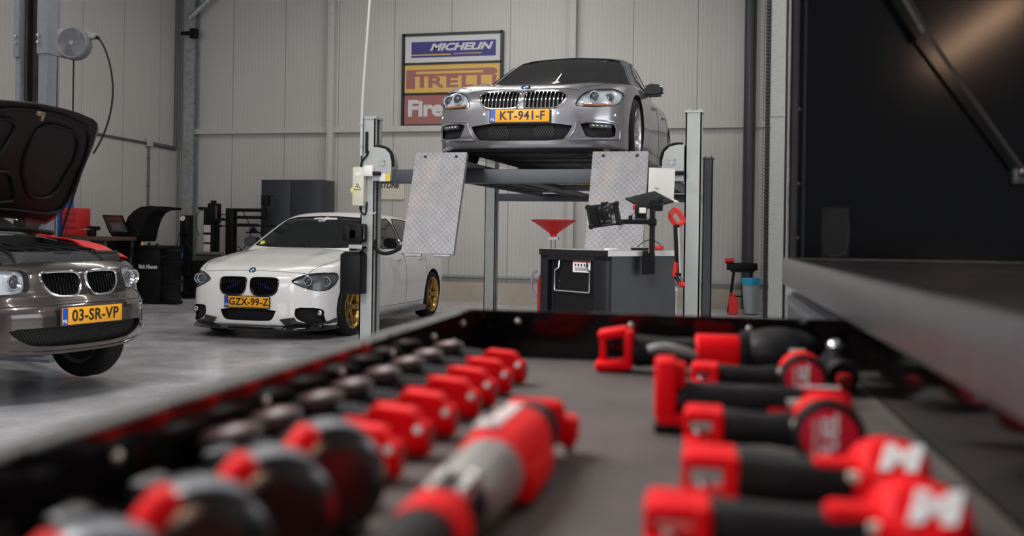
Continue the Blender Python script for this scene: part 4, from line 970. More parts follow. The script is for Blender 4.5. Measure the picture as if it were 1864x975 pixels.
for sx in (-1,1):
    b=MB(); p0=Vector((-.07,-.02,.27)); p1=Vector((.02+sx*.95,-.72,.27)); d=p1-p0
    b.box((0,0,0),(d.length,.10,.07),bev=.008,M=T((p0+p1)/2)@d.to_track_quat('X','Z').to_matrix().to_4x4()); b.cyl(tuple(p1+Vector((0,0,.03))),tuple(p1+Vector((0,0,.075))),.06,n=20); b.build('lift_arm',LIFTD,c)
# cable reel on the column
c=thing('cable_reel','round grey cable reel on the side of the lift column','cable reel',(-5.68,7.2,2.70),R(12))
b=MB(); b.lathe([(0,-.03),(.115,-.03),(.132,-.02),(.138,0),(.138,.055),(.13,.075),(.10,.08),(0,.08)],36,M=Matrix.Rotation(R(90),4,'X')); dr=b.build('drum_case',mat('reel_grey',(.11,.11,.125),.5),c)
b=MB(); b.lathe([(.118,.081),(.122,.086),(.126,.081)],36,M=Matrix.Rotation(R(90),4,'X')).cyl((0,-.08,0),(0,-.088,0),.018,n=16); b.build('drum_ring',mat('reel_grey_light',(.17,.17,.19),.5),dr)
b=MB().box((-.13,.07,.02),(.1,.12,.24),bev=.02).prism([(.05,.13),(.16,.10),(.19,.075),(.17,.045),(.10,.04)],-.04,.02,bev=.008); b.build('mounting_bracket',mat('reel_grey_light',(.17,.17,.19),.5),c)
b=MB().tube([(.17,-.01,.06),(.21,-.02,.045),(.27,-.02,-.06),(.315,-.02,-.22),(.335,-.02,-.40),(.31,-.02,-.60),(.25,-.02,-.78),(.17,-.02,-.92)],.008); b.build('cable',RUB,c)
MB().tube([(-.02,0,-.13),(-.02,0,-1.0)],.007).build('supply_cable',RUB,c)
MB().cyl((.165,-.01,.065),(.20,-.018,.05),.014,n=10).build('cable_guide',BLK,c)
# ---------------------------------------------------------------- workbench and small-part boxes
WOOD=mat('bench_wood',(.075,.045,.03),.5,noise=.25,nscale=12)
c=thing('workbench','dark wooden workbench along the left wall behind the raised bonnet','workbench',(-10.62,0,0))
MB().box((.62,12.95,1.00),(1.24,.75,.06),bev=.004).box((.33,11.75,1.00),(.62,1.65,.06),bev=.004).build('bench_top',WOOD,c)
for x,y in ((.06,12.65),(1.18,12.65),(1.18,13.27),(.06,13.27),(.58,11.0),(.06,11.0)): MB().box((x,y,.485),(.06,.06,.97),bev=.004).build('leg',GBLK,c)
MB().box((.62,12.62,.90),(1.1,.02,.14)).box((.62,12.64,.35),(1.1,.6,.03)).build('shelf',GBLK,c)
vb=thing('bench_vise','small black bench vise on the wooden workbench','vise',(-9.72,12.72,1.03))
MB().box((0,0,.06),(.10,.10,.12),bev=.015).box((.0,.04,.12),(.20,.06,.06),bev=.01).build('vise_body',BLK,vb); MB().cyl((0,-.16,.10),(0,-.04,.10),.014,n=10).cyl((-.07,-.16,.10),(.07,-.16,.10),.008,n=8).build('vise_screw',STEEL,vb)
def drawer_box(name,label,loc,w,d,h,rows,cols,m):
    c=thing(name,label,'drawer box',loc,0,'small-parts boxes on the workbench'); MB().box((0,0,h/2),(w,d,h),bev=.005).build('case',m,c)
    for r_ in range(rows):
        for k in range(cols):
            x=-w/2+(k+.5)*w/cols; z=(r_+.5)*h/rows
            o=MB().box((x,-d/2-.006,z),(w/cols*.88,.014,h/rows*.82),bev=.004).build('small_drawer',m,c); MB().tube([(x-.035,-d/2-.015,z+.005),(x-.02,-d/2-.03,z-.004),(x+.02,-d/2-.03,z-.004),(x+.035,-d/2-.015,z+.005)],.004,n=6).build('pull',STEEL,o)
drawer_box('parts_box','tall blue small-parts drawer box on the workbench',(-10.46,12.95,1.031),.25,.3,.68,7,1,mat('box_blue',(.012,.10,.42),.4))
drawer_box('parts_box','low red small-parts drawer box beside the taller blue one',(-10.17,12.95,1.031),.27,.3,.42,4,1,mat('box_red',(.48,.02,.02),.4))
drawer_box('parts_box','low blue drawer box at the far left edge under the open bonnet',(-10.22,11.3,1.031),.26,.26,.15,2,1,mat('box_blue',(.012,.10,.42),.4))
# ---------------------------------------------------------------- wheel balancer
EB=mat('machine_black',(.006,.006,.007),.45,noise=.1,spec=.2)
c=thing('wheel_balancer','black wheel balancer with a screen and curved wheel guard','wheel balancer',(-9.33,13.4,0))
b=MB().box((0,.3,.43),(.60,.6,.84),bev=.01).box((-.02,.3,.87),(.72,.62,.05),bev=.008); b.build('cabinet',EB,c)
text('lettering','Rick Nieuws',.085,T((.10,-.003,.57))@FRONT,WHT,c,bold=.003,xs=.75)
b=MB().prism([(-.69,1.36),(-.34,1.355),(-.20,1.08),(-.55,1.07)],-.06,-.02,bev=.006); s=b.build('screen_case',EB,c)
MB().prism([(-.665,1.345),(-.36,1.34),(-.225,1.10),(-.535,1.09)],-.063,-.060).build('screen',mat('screen_face',(.045,.048,.052),.15,coat=.5),s,smooth=False)
q=MB()
for k in range(4): q.box((-.57+.07*k,-.065,1.30),(.045,.002,.03))
q.build('red_digits',mat('digit_red',(.25,.02,.02),.4),s,smooth=False)
MB().prism([(-.53,1.235),(-.36,1.235),(-.30,1.12),(-.48,1.12)],-.066,-.063).build('screen_picture',mat('screen_grey',(.12,.12,.12),.3),s,smooth=False)
MB().box((-.42,.03,.98),(.06,.06,.24)).box((-.3,.02,1.055),(.5,.1,.03),bev=.006).build('screen_arm',EB,c)
q=MB().prism([(-.33,.955),(-.34,1.18),(-.30,1.32),(-.20,1.42),(-.07,1.49),(.10,1.51),(.28,1.495),(.42,1.49),(.405,1.455),(.22,1.445),(.12,1.40),(.05,1.30),(0,1.16),(-.03,1.02),(-.045,.955)],.02,.42,bev=.012); q.build('wheel_guard',EB,c)
w_=MB().lathe([(.15,-.1),(.29,-.1),(.31,-.06),(.31,.06),(.29,.1),(.15,.1)],40,M=T((-.52,.30,.80))@Matrix.Rotation(R(90),4,'X')); w_.build('mounted_wheel',TYRE,c); MB().lathe([(0,-.05),(.15,-.07),(.15,.0),(0,.03)],30,M=T((-.52,.30,.80))@Matrix.Rotation(R(90),4,'X')).build('wheel_hub',STEEL,c)
q=MB()
for x,z,r_ in ((-.22,.92,.03),(-.10,.915,.03),(.06,.92,.02),(.2,.91,.02)): q.cyl((x,.08,z-.02),(x,.08,z+.02),r_,n=14)
q.build('weight_tray',EB,c)
MB().cyl((-.05,.06,.90),(-.05,.06,.955),.035,.02,n=14).build('centring_cone',mat('cone_brass',(.45,.27,.12),.4,.6),c)
for z in (.82,.64,.34,.03):
    MB().box((.43,.14,z),(.26,.20,.05),bev=.006).build('side_shelf',EB,c)
for x in (.33,.38): MB().cyl((x,.1,.05),(x,.1,.82),.012,n=8).build('shelf_rod',EB,c)
q=MB()
for k,x in enumerate((.36,.42,.5)): q.cyl((x,.0,.72+.01*k),(x+.06,-.02,.73+.01*k),.035-.006*k,.02,n=14)
q.build('cone_set',EB,c)
MB().tube([(.35,.05,.2),(.45,0,.14),(.52,0,.12),(.55,0,.10),(.55,0,.03)],.010,n=6).build('pedal',EB,c)
# ---------------------------------------------------------------- tyre changer
c=thing('tyre_changer','black tyre changer with column, label panel and swing arms','tyre changer',(-9.3,15.2,0))
MB().box((-.0,.3,.31),(.78,.75,.60),bev=.015).box((-.05,-.12,.05),(.8,.12,.08),bev=.01).build('base_cabinet',EB,c)
t_=MB().box((0,.15,.665),(.62,.22,.10),bev=.01).cyl((-.26,.03,.74),(.27,.03,.74),.035,n=14); t_.build('turntable',mat('machine_grey',(.2,.2,.21),.4,.5),c)
k_=MB()
for a in range(4): k_.box((.18*math.cos(a*1.57+.5),.15+.1*math.sin(a*1.57+.5),.75),(.09,.05,.04),rot=a*1.57+.5,bev=.008)
k_.build('clamp_jaw',STEEL,c)
MB().box((-.09,.25,1.10),(.21,.20,.86),bev=.012).box((-.26,.25,1.52),(.14,.12,.05),bev=.01).build('main_column',EB,c)
MB().box((-.01,.2,1.44),(.18,.18,.34),bev=.02).cyl((-.03,.2,1.6),(-.03,.2,1.66),.05,n=14).build('column_head',EB,c)
MB().box((.075,.115,1.45),(.03,.02,.22),bev=.004).build('warning_strip',mat('dull_orange',(.12,.05,.02),.5),c)
for z in (1.17,1.0,.84): MB().box((-.115,.145,z),(.13,.006,.13)).box((-.115,.141,z-.02),(.09,.004,.04)).build('instruction_label',mat('label_pinkish',(.62,.56,.58),.5),c,smooth=False)
MB().box((.26,.3,1.09),(.15,.14,.88),bev=.01).build('helper_column',EB,c)
MB().box((.56,.27,1.50),(.62,.07,.06),bev=.02).box((.62,.27,1.375),(.58,.07,.055),bev=.02).box((.90,.27,1.45),(.07,.08,.22),bev=.012).box((.93,.27,1.66),(.13,.1,.17),bev=.01).box((.95,.27,1.745),(.22,.08,.012)).build('swing_arm',EB,c)
MB().cyl((.3,.24,1.24),(1.25,.24,1.235),.018,n=10).box((.55,.24,1.24),(.5,.05,.055),bev=.01).cyl((.72,.24,1.22),(.72,.24,1.13),.015,n=8).cyl((.58,.24,1.115),(.90,.24,1.115),.012,n=8).prism([(.64,1.12),(.8,1.12),(.74,1.2),(.70,1.2)],.22,.26).build('pressing_arm',EB,c)
q=MB()
for x,z,r_ in ((.10,1.42,.025),(.07,1.32,.03),(.12,1.22,.025),(.16,1.34,.03)): q.ball((x,.2,z),r_,10); q.cyl((x,.2,z),(.2,.25,z),.01,n=6)
q.build('control_knob',EB,c)
q=MB().tube([(.5,.2,1.52),(.62,.2,1.35),(.70,.2,1.15),(.66,.2,.95),(.5,.2,.78),(.42,.2,.8),(.42,.2,.87),(.5,.2,.86),(.55,.2,.7),(.53,.2,.45)],.008).tube([(-.24,.2,1.5),(-.36,.2,1.42),(-.38,.2,1.2),(-.3,.2,1.05)],.007); q.build('air_hose',RUB,c)
c=thing('tyre_inflator','slim black tyre inflator post with round white gauge beside the tyre changer','tyre inflator',(-9.48,14.72,0))
MB().box((0,.1,.88),(.18,.12,1.02),bev=.008).box((.03,.02,1.2),(.14,.08,.3),bev=.03).box((.0,.1,.2),(.07,.07,.36)).box((0,.1,.012),(.34,.3,.022)).build('post',EB,c)
MB().cyl((0,-.01,1.335),(0,-.03,1.335),.043,n=20).build('gauge',WHT,c); MB().tube([(-.03,.0,.86),(-.01,-.02,.75),(-.02,-.02,.66)],.022,n=8).build('inflator_handle',mat('handle_blue',(.02,.16,.55),.4),c)
MB().tube([(-.06,0,1.1),(-.12,-.02,.8),(-.08,-.02,.62),(-.02,-.02,.66)],.007).tube([(.05,0,.95),(.16,-.02,.85),(.2,-.02,.7),(.1,0,.5)],.007).build('air_hose',RUB,c)
# ---------------------------------------------------------------- far right corner: stool and bin
c=thing('trestle_stand','dark tool stand with splayed legs in the far right corner','stand',(-.40,15.75,0))
MB().box((0,0,.70),(.46,.3,.10),bev=.01).prism([(-.24,.76),(.22,.76),(.18,.62),(-.16,.62)],-.14,.14).build('top_box',EB,c)
MB().cyl((-.26,-.05,.79),(-.12,-.05,.79),.04,n=12).build('red_handle',REDD,c)
for sx,sy in ((-1,-1),(1,-1),(-1,1),(1,1)): MB().cyl((sx*.12,sy*.1,.66),(sx*.2,sy*.16,.0),.018,n=8).build('leg',EB,c)
MB().box((-.02,-.1,.25),(.34,.02,.02)).build('brace',EB,c)
c=thing('waste_bin','waste bin with a bright blue bag folded over its rim by the steel columns','bin',(-.255,15.3,0))
MB().lathe([(0,.01),(.08,.01),(.10,.02),(.13,.50),(.12,.51),(0,.45)],24).build('bin_body',mat('bin_pale',(.32,.38,.42),.45),c); MB().lathe([(.135,.45),(.14,.50),(.138,.55),(.125,.55),(.12,.49)],24).build('bag_rim',mat('bag_blue',(.03,.36,.62),.35),c)
c=thing('jerry_can','red jerry can standing beside the waste bin','jerry can',(-.505,15.2,0))
MB().prism([(-.07,.005),(.07,.005),(.07,.22),(.03,.28),(-.07,.28)],-.06,.06,bev=.015).build('can_body',REDD,c); MB().tube([(-.05,0,.28),(-.05,0,.32),(.01,0,.32),(.02,0,.28)],.010).build('can_handle',REDD,c)
# ---------------------------------------------------------------- tool cart in front of the lift
DK=mat('cart_black_enamel',(.010,.010,.012),.42,noise=.08,spec=.25); PAN=mat('cart_grey_panel',(.030,.032,.037),.42,noise=.1,nscale=3)
RC=R(55.3)
c=thing('tool_cart','black workshop cart with steel worktop in front of the car lift','cart',(-.956,6.054,0),RC)
LX,LY,TZ=.66,.60,1.065
b=MB().box((LX/2+.01,LY/2,.56),(LX-.04,LY-.02,.94)); b.build('body',PAN,c)
b=MB()
for y,w_ in ((.055,.11),(.565,.07)): b.box((.012,y,.57),(.05,w_,.94),bev=.006)
b.box((.012,LY/2,1.02),(.05,LY,.05),bev=.006).box((.03,.12,.55),(.04,.02,.9)).box((.03,.50,.55),(.04,.02,.9)); b.build('frame_post',DK,c)
b=MB().box((.02,.31,.83),(.012,.36,.34)); pn=b.build('front_panel',mat('panel_black',(.006,.006,.007),.5,spec=.2),c)
MB().box((.02,.31,.38),(.012,.36,.52)).build('front_panel',mat('panel_black',(.006,.006,.007),.5,spec=.2),c)
b=MB().tube([(.0,.18,.99),(-.005,.18,.95),(-.006,.18,.945),(-.01,.147,.932),(-.01,.145,.925),(-.012,.145,.805),(-.012,.147,.80),(-.012,.458,.80),(-.012,.46,.805),(-.01,.46,.925),(-.01,.458,.932),(-.006,.43,.945),(-.005,.43,.95),(.0,.43,.99)],.0055,n=8); b.build('wire_handle',CHR,pn)
q=MB()
for y in (.165,.44):
    for z in (.825,.86): q.cyl((.013,y,z),(.008,y,z),.007,n=10)
q.build('screw',CHR,pn)
lb=MB().box((.008,.235,1.0-.035),(.004,.155,.085)).build('label',WHT,c,smooth=False)
MB().box((.005,.235,.995),(.003,.15,.02)).build('label_band',REDD,lb,smooth=False)
q=MB()
for k in range(5): q.box((.0045,.18+.027*k,.968),(.002,.012,.016))
for k in range(3): q.box((.0045,.235,.95-.008*k),(.002,.12,.003))
q.build('label_print',INK,lb,smooth=False)
MB().box((LX/2,LY/2,TZ-.018),(LX+.02,LY+.02,.036),bev=.003).build('worktop',mat('worktop_steel',(.55,.55,.53),.3,.6,noise=.1),c)
MB().box((LX/2,-.012,TZ-.018),(LX+.02,.004,.034)).build('worktop_edge',mat('worktop_edge_white',(.62,.61,.58),.4),c)
MB().box((-.012,LY/2,TZ-.02),(.006,LY+.02,.038)).build('worktop_edge',DK,c)
for x,y in ((.06,.06),(.6,.06),(.06,.54),(.6,.54)):
    MB().cyl((x-.015,y,.045),(x+.015,y,.045),.045,n=18).box((x,y,.085),(.05,.05,.02)).build('castor',RUB,c)
# a wide spanner hanging on the cart's far side
sp=MB().box((.665,.02,.70),(.012,.012,.2)).cyl((.665,.015,.81),(.665,.027,.81),.018,n=14).cyl((.665,.015,.6),(.665,.027,.6),.022,n=14); o=sp.build('spanner',STEEL,None); o.location=(-.956,6.054,0); o.rotation_euler=(0,0,RC); tag(o,'steel ring spanner hanging on the right end of the black cart','spanner')
CF=R(14.5)     # square to the aisle
c=thing('equipment_stand','black clamp pole with jointed arms on the cart edge','stand',(-.715,6.29,0),CF)
MB().cyl((.0,0,.93),(0,0,1.385),.0175,n=16).build('pole',BLK,c)
MB().box((-.02,0,.985),(.075,.05,.13),bev=.006).box((-.04,.0,.99),(.03,.055,.15)).build('clamp',BLK,c)
MB().box((-.11,-.02,1.245),(.24,.03,.03),bev=.006).box((0,0,1.245),(.05,.05,.05),bev=.01).box((-.24,-.06,1.245),(.03,.10,.035),bev=.006).cyl((-.14,-.02,1.26),(-.14,-.02,1.285),.012,n=10).cyl((-.24,-.09,1.248),(-.325,-.20,1.275),.013,n=12).build('horizontal_arm',BLK,c)
MB().box((.03,.02,1.34),(.07,.06,.05),bev=.01).cyl((.0,.0,1.36),(.06,.05,1.40),.018,n=10).build('tray_joint',BLK,c)
# laptop tray
M_=T((.02,.10,1.372))@Matrix.Rotation(R(-22),4,'X')@Matrix.Rotation(R(-28),4,'Y')
MB().box((.0,.02,-.005),(.22,.24,.012),bev=.004,M=T((.0,.08,1.385))@Matrix.Rotation(R(20),4,'Z')@Matrix.Rotation(R(-14),4,'Y')@Matrix.Rotation(R(18),4,'X')).build('laptop_tray',mat('tray_black',(.006,.006,.007),.6,spec=.15),c)
lp=thing('laptop','open silver-white laptop seen from behind on the stand','laptop',(-.70,6.62,1.40),CF)
LW=mat('laptop_shell',(.66,.64,.61),.35,.1)
MB().box((0,0,.105),(.172,.007,.205),bev=.003,M=Matrix.Rotation(R(2),4,'Y')).build('lid',LW,lp); MB().box((0,-.10,.0),(.172,.21,.012),bev=.004,M=T((0,0,-.0))@Matrix.Rotation(R(6),4,'X')).build('keyboard_base',LW,lp)
MB().prism([(-.045,.085),(-.03,.075),(-.02,.082),(-.012,.072),(-.022,.064),(-.036,.068)],-.006,-.0045).build('lid_logo',mat('logo_grey',(.33,.32,.31),.3),lp,smooth=False)
# rugged tablet
tb=thing('rugged_tablet','black rugged tablet seen from its back on the stand arm','tablet',(-.975,5.99,1.28),R(14.5-12),rot=(R(-12),R(-8),R(14.5+14)))
MB().box((0,0,0),(.205,.028,.14),bev=.012,seg=3).build('case',BLK,tb)
q=MB()
for sx in (-1,1):
    for sz in (-1,1): q.box((sx*.092,-.002,sz*.06),(.03,.036,.03),bev=.01)
q.build('corner_bumper',RUB,tb)
MB().box((.01,-.022,.0),(.10,.014,.13),bev=.01).box((.01,-.03,.0),(.035,.02,.05),bev=.006).box((.01,-.026,.062),(.05,.012,.03),bev=.006).build('mount_plate',GBLK,tb)
q=MB()
for sx in (-.03,.05):
    for sz in (-.04,.04): q.cyl((sx,-.028,sz),(sx,-.032,sz),.007,n=10)
q.box((.01,-.031,.045),(.03,.004,.008)).box((.01,-.031,-.045),(.03,.004,.008)); q.build('mount_screw',CHR,tb)
# work light
wl=thing('work_light','small square red and black work light on the stand arm','work light',(-.784,6.25,1.317),CF)
MB().box((0,0,0),(.075,.045,.075),bev=.014,seg=3).build('housing',BLK,wl); MB().box((-.038,.01,.022),(.02,.04,.035),bev=.006).build('end_cap',REDD,wl)
MB().box((.008,-.0235,.0),(.042,.004,.035),bev=.002).build('lamp_window',mat('lamp_window_pale',(.7,.68,.62),.3),wl); MB().box((0,.0,-.046),(.08,.035,.02),bev=.006).build('foot',GBLK,wl)
MB().tube([(-.045,.0,-.02),(-.10,.03,-.085),(-.13,.05,-.12)],.005).build('stay',STEEL,wl)
# red-handled stick light leaning at the cart's end
rl=thing('stick_light','long red-handled stick light hooked on the right end of the cart','inspection light',(-.575,6.40,0),CF)
MB().tube([(-.045,0,1.285),(-.02,0,1.325),(.0,0,1.33),(.045,0,1.265),(.04,0,1.245),(.0,0,1.225),(-.012,0,1.24)],.016,n=8,closed=True).build('hook_handle',REDD,rl)
MB().box((.008,0,1.07),(.036,.035,.33),rot=Matrix.Rotation(R(-3),4,'Y'),bev=.005).build('light_bar',BLK,rl); MB().box((.018,-.017,1.07),(.012,.004,.29),rot=Matrix.Rotation(R(-3),4,'Y')).build('light_strip',mat('strip_grey',(.4,.4,.4),.4),rl)
MB().box((-.0,0,.95),(.036,.035,.10),rot=Matrix.Rotation(R(8),4,'Y'),bev=.008).cyl((.02,0,.875),(.052,0,.845),.018,n=12).build('lower_grip',REDD,rl); MB().cyl((-.005,0,.925),(.03,0,.868),.019,n=12).build('swivel',GBLK,rl)
o=MB().box((.40,.10,TZ+.008),(.12,.05,.016),bev=.004).build('battery_charger',BLK,None); o.location=(-.956,6.054,0); o.rotation_euler=(0,0,RC); tag(o,'flat black charger lying on the steel cart top','charger')
o=MB().box((.16,.12,TZ+.006),(.09,.05,.012),bev=.002).build('paper_pad',WHT,None); o.location=(-.956,6.054,0); o.rotation_euler=(0,0,RC); tag(o,'small white pad lying on the cart top near its front corner','note pad')
rg=thing('cordless_tool','small red and black cordless tool lying on the cart top by the pole','power tool',(-.70,6.55,TZ),RC)
MB().box((0,0,.016),(.075,.03,.03),bev=.008).box((.0,.03,.012),(.03,.05,.02),bev=.006).build('tool_body',REDD,rg); MB().tube([(.04,0,.02),(.03,.05,.06),(-.03,.08,.07),(-.1,.1,.02)],.003).build('cable',RUB,rg)
# ---------------------------------------------------------------- foreground tool chest: local x across, local y away along the drawer
RB=R(3.8); cB,sB=math.cos(RB),math.sin(RB)
def DW(l,t,z): return (l*cB-t*sB,l*sB+t*cB,z)
GB=mat('chest_gloss_black',(.005,.004,.004),.08,noise=.05,spec=.45); LIP=mat('chest_grey_edge',(.095,.091,.096),.30,.2,noise=.08)
MATL=mat('drawer_liner',(.095,.080,.076),.75,noise=.28,nscale=9,bump=.3,bscale=500)
ch=thing('tool_chest','large gloss-black tool chest with an open drawer of red tools','tool chest',(0,0,0),RB)
L0,L1,T0,T1,Z0,Z1=-.378,.232,.14,1.655,.95,1.03
b=MB()
b.box(((L0+L1)/2,(T0+T1)/2,Z0-.006),(L1-L0,T1-T0,.010))
b.box((L0-.004,(T0+T1)/2,(Z0+Z1)/2-.006),(.008,T1-T0,Z1-Z0+.012)).box((L1+.004,(T0+T1)/2,(Z0+Z1)/2-.006),(.008,T1-T0,Z1-Z0+.012))
b.box(((L0+L1)/2,T1+.004,(Z0+Z1)/2-.006),(L1-L0+.016,.008,Z1-Z0+.012)).box(((L0+L1)/2,T0-.004,(Z0+Z1)/2-.006),(L1-L0+.016,.008,Z1-Z0+.012))
dr=b.build('drawer',GB,ch,smooth=False)
b=MB(); b.box((L0-.022,(T0+T1)/2,Z1-.012),(.028,T1-T0+.03,.022),bev=.004).box((L0-.020,(T0+T1)/2,Z1-.06),(.02,T1-T0+.03,.09)); b.build('drawer_front',mat('drawer_front_grey',(.045,.047,.045),.4,.2,noise=.15,nscale=4),dr)
MB().box(((L0+L1)/2,(T0+T1)/2,Z0-.0005),(L1-L0-.004,T1-T0-.004,.003)).build('drawer_liner',MATL,dr,smooth=False)
RV=mat('rivet_steel',(.55,.50,.45),.3,.9)
for t in (.36,.60,.83,1.02,1.20,1.40,1.58):
    MB().ball((L0+.001,t,1.008 if t<1.5 else 1.012),(.003,.0052,.0052),12).build('rivet',RV,dr)
for l in (-.30,-.11,.08): MB().ball((l,T1-.001,1.012),(.0052,.003,.0052),12).build('rivet',RV,dr)
for t,z in ((1.52,1.0),(1.3,.99)): MB().ball((L0+.001,t,z-.01),(.003,.004,.004),12).build('rivet',RV,dr)
b=MB(); b.box((.57,.78,.50),(.64,1.76,.80)).box((.60,.78,.97),(.56,1.76,.14)).box((.57,2.09,.565),(.70,.84,.93)); b.build('carcass',mat('chest_carcass',(.022,.024,.028),.4,noise=.1),ch,smooth=False)
for z,h in ((.965,.13),(.82,.13),(.67,.13),(.48,.22),(.25,.2)):
    o=MB().box((.214,2.08,z),(.012,.80,h-.012),bev=.003).build('closed_drawer',mat('chest_blue_grey',(.035,.040,.048),.4,noise=.08),ch)
    MB().box((.206,2.08,z+h/2-.022),(.012,.70,.014),bev=.003).build('pull_rail',LIP,o)
b=MB(); b.box((.21,1.23,1.0775),(.018,2.62,.065),bev=.004); b.build('worktop_edge',LIP,ch)
b=MB(); b.box((.555,1.24,1.098),(.68,2.60,.022)); b.build('worktop',mat('worktop_black',(.012,.011,.011),.30,noise=.25,nscale=5,spec=.2),ch,smooth=False)
b=MB(); b.box((.565,2.515,1.62),(.71,.02,1.02)); sp_=b.build('side_panel',mat('panel_gloss_black',(.004,.0033,.0033),.11,noise=.05,spec=.22),ch,smooth=False)
b=MB(); b.box((.222,2.50,1.62),(.012,.03,1.02)).box((.2445,2.502,1.62),(.005,.006,1.02)); b.build('panel_flange',mat('flange_dark',(.03,.028,.028),.3,noise=.1),sp_,smooth=False)
for z in (1.16,1.29,1.47,1.75,2.0): MB().ball((.232,2.484,z),(.003,.002,.003),10).build('screw',mat('screw_dull',(.10,.09,.085),.4,.7),sp_)
b=MB().box((.32,2.503,1.175),(.062,.006,.118)); b.build('cable_cutout',PIT,sp_,smooth=False)
b=MB().tube([(.289,2.500,1.117),(.351,2.500,1.117),(.351,2.500,1.236),(.289,2.500,1.236)],.0012,closed=True,n=4).build('cutout_edge',mat('flange_dark',(.03,.028,.028),.3,noise=.1),sp_)
b=MB().box((.56,2.12,2.14),(.72,.84,.02)); b.build('raised_lid',GB,ch,smooth=False)
b=MB().cyl((.23,2.40,2.11),(.50,2.44,1.65),.0105,n=14).cyl((.50,2.44,1.65),(.725,2.46,1.322),.005,n=12).cyl((.495,2.44,1.658),(.505,2.44,1.64),.012,n=14); s_=b.build('gas_strut',mat('strut_dark',(.06,.055,.05),.3,.6),ch)
MB().ball((.728,2.462,1.318),.011,14).box((.728,2.49,1.31),(.03,.03,.04),bev=.006).build('strut_end',mat('strut_end_grey',(.12,.11,.11),.35,.7),s_)
# ---------------------------------------------------------------- tools
SILV=mat('tool_bolt_silver',(.8,.8,.8),.18,1); GEAR=mat('gear_case_grey',(.30,.29,.28),.42,.5,noise=.08); BEI=mat('beige_selector',(.62,.55,.44),.45)
LOGO=mat('logo_white',(.85,.83,.82),.4); HDL=mat('handle_black',(.009,.008,.009),.5,noise=.15,spec=.22)
def tool(name,label,l,t,rz=0,group=None,cat='power tool'): return thing(name,label,cat,DW(l,t,Z0+.0022),RB+R(rz),group)
# one short right-angle grinder, battery towards the wall, head towards the middle
def make_row_tool():
    o=tool('angle_driver','x',-.235,1.293,0,'short red-headed drivers in a row along the drawer wall')
    MB().cyl((-.055,0,.0175),(-.004,0,.0175),.0165,.0172,n=28,bev=.002).cyl((-.004,0,.0175),(.0,0,.0175),.0165,.0145,n=28).prism([(-.056,.016),(-.008,.016),(-.011,.038),(-.015,.043),(-.054,.046),(-.057,.040)],-.0158,.0158,bev=.0022).box((-.068,0,.024),(.036,.030,.026),bev=.006).build('head',RED,o)
    MB().cyl((.0,0,.0175),(.0012,0,.0175),.0115,n=24).build('face_plate',mat('tool_red_dark',(.35,.005,.008),.4),o)
    MB().cyl((-.007,-.012,.026),(-.007,-.0175,.0285),.0042,n=16,bev=.001).build('side_screw',mat('screw_bright',(.9,.88,.86),.25,.3),o)
    g=MB().cyl((-.102,0,.034),(-.060,0,.030),.0115,.0125,n=20)
    for k in range(5): g.cyl((-.098+.008*k,-.002,.0335-.0007*k),(-.095+.008*k,.002,.0340-.0007*k),.0138,n=20,bev=.001)
    g.build('grip',mat('grip_blue_black',(.020,.022,.029),.42),o)
    MB().box((-.111,0,.020),(.022,.030,.038),bev=.008,seg=3).build('battery_stem',mat('stem_black',(.012,.011,.011),.4),o)
    h=MB().cyl((-.112,0,.042),(-.112,0,.052),.021,n=28,bev=.003,M=T((-.112,0,0))@Matrix.Diagonal((.92,2.0,1,1))@T((.112,0,0))).build('battery',mat('battery_smoke',(.016,.015,.016),.42,spec=.35),o)
    MB().box((-.113,.0,.0522),(.022,.050,.001)).build('battery_label',mat('label_dull_red',(.20,.07,.07),.35),h,smooth=False)
    MB().box((-.109,-.004,.0530),(.010,.028,.0008)).build('label_letters',mat('label_grey',(.5,.5,.52),.35),h,smooth=False)
    return o
row=make_row_tool()
TS=[1.360,1.265,1.172,1.088,.985,.893,.806,.722]
ORD=['farthest of the eight, against the far drawer end','second from the far drawer end','third from the far drawer end','fourth from the far drawer end','fifth from the far drawer end','sixth from the far drawer end','second nearest the camera','nearest the camera, beside the large black drivers']
for i,t in enumerate(TS):
    o=row if i==0 else copy_tree(row)
    o.location=DW(-.236-.0014*i,t,Z0+.0022); o.rotation_euler=(0,0,RB+R([-3,2,-2,3,0,-3,2,-1][i])); o['label']='short red-headed driver in the left row, '+ORD[i]
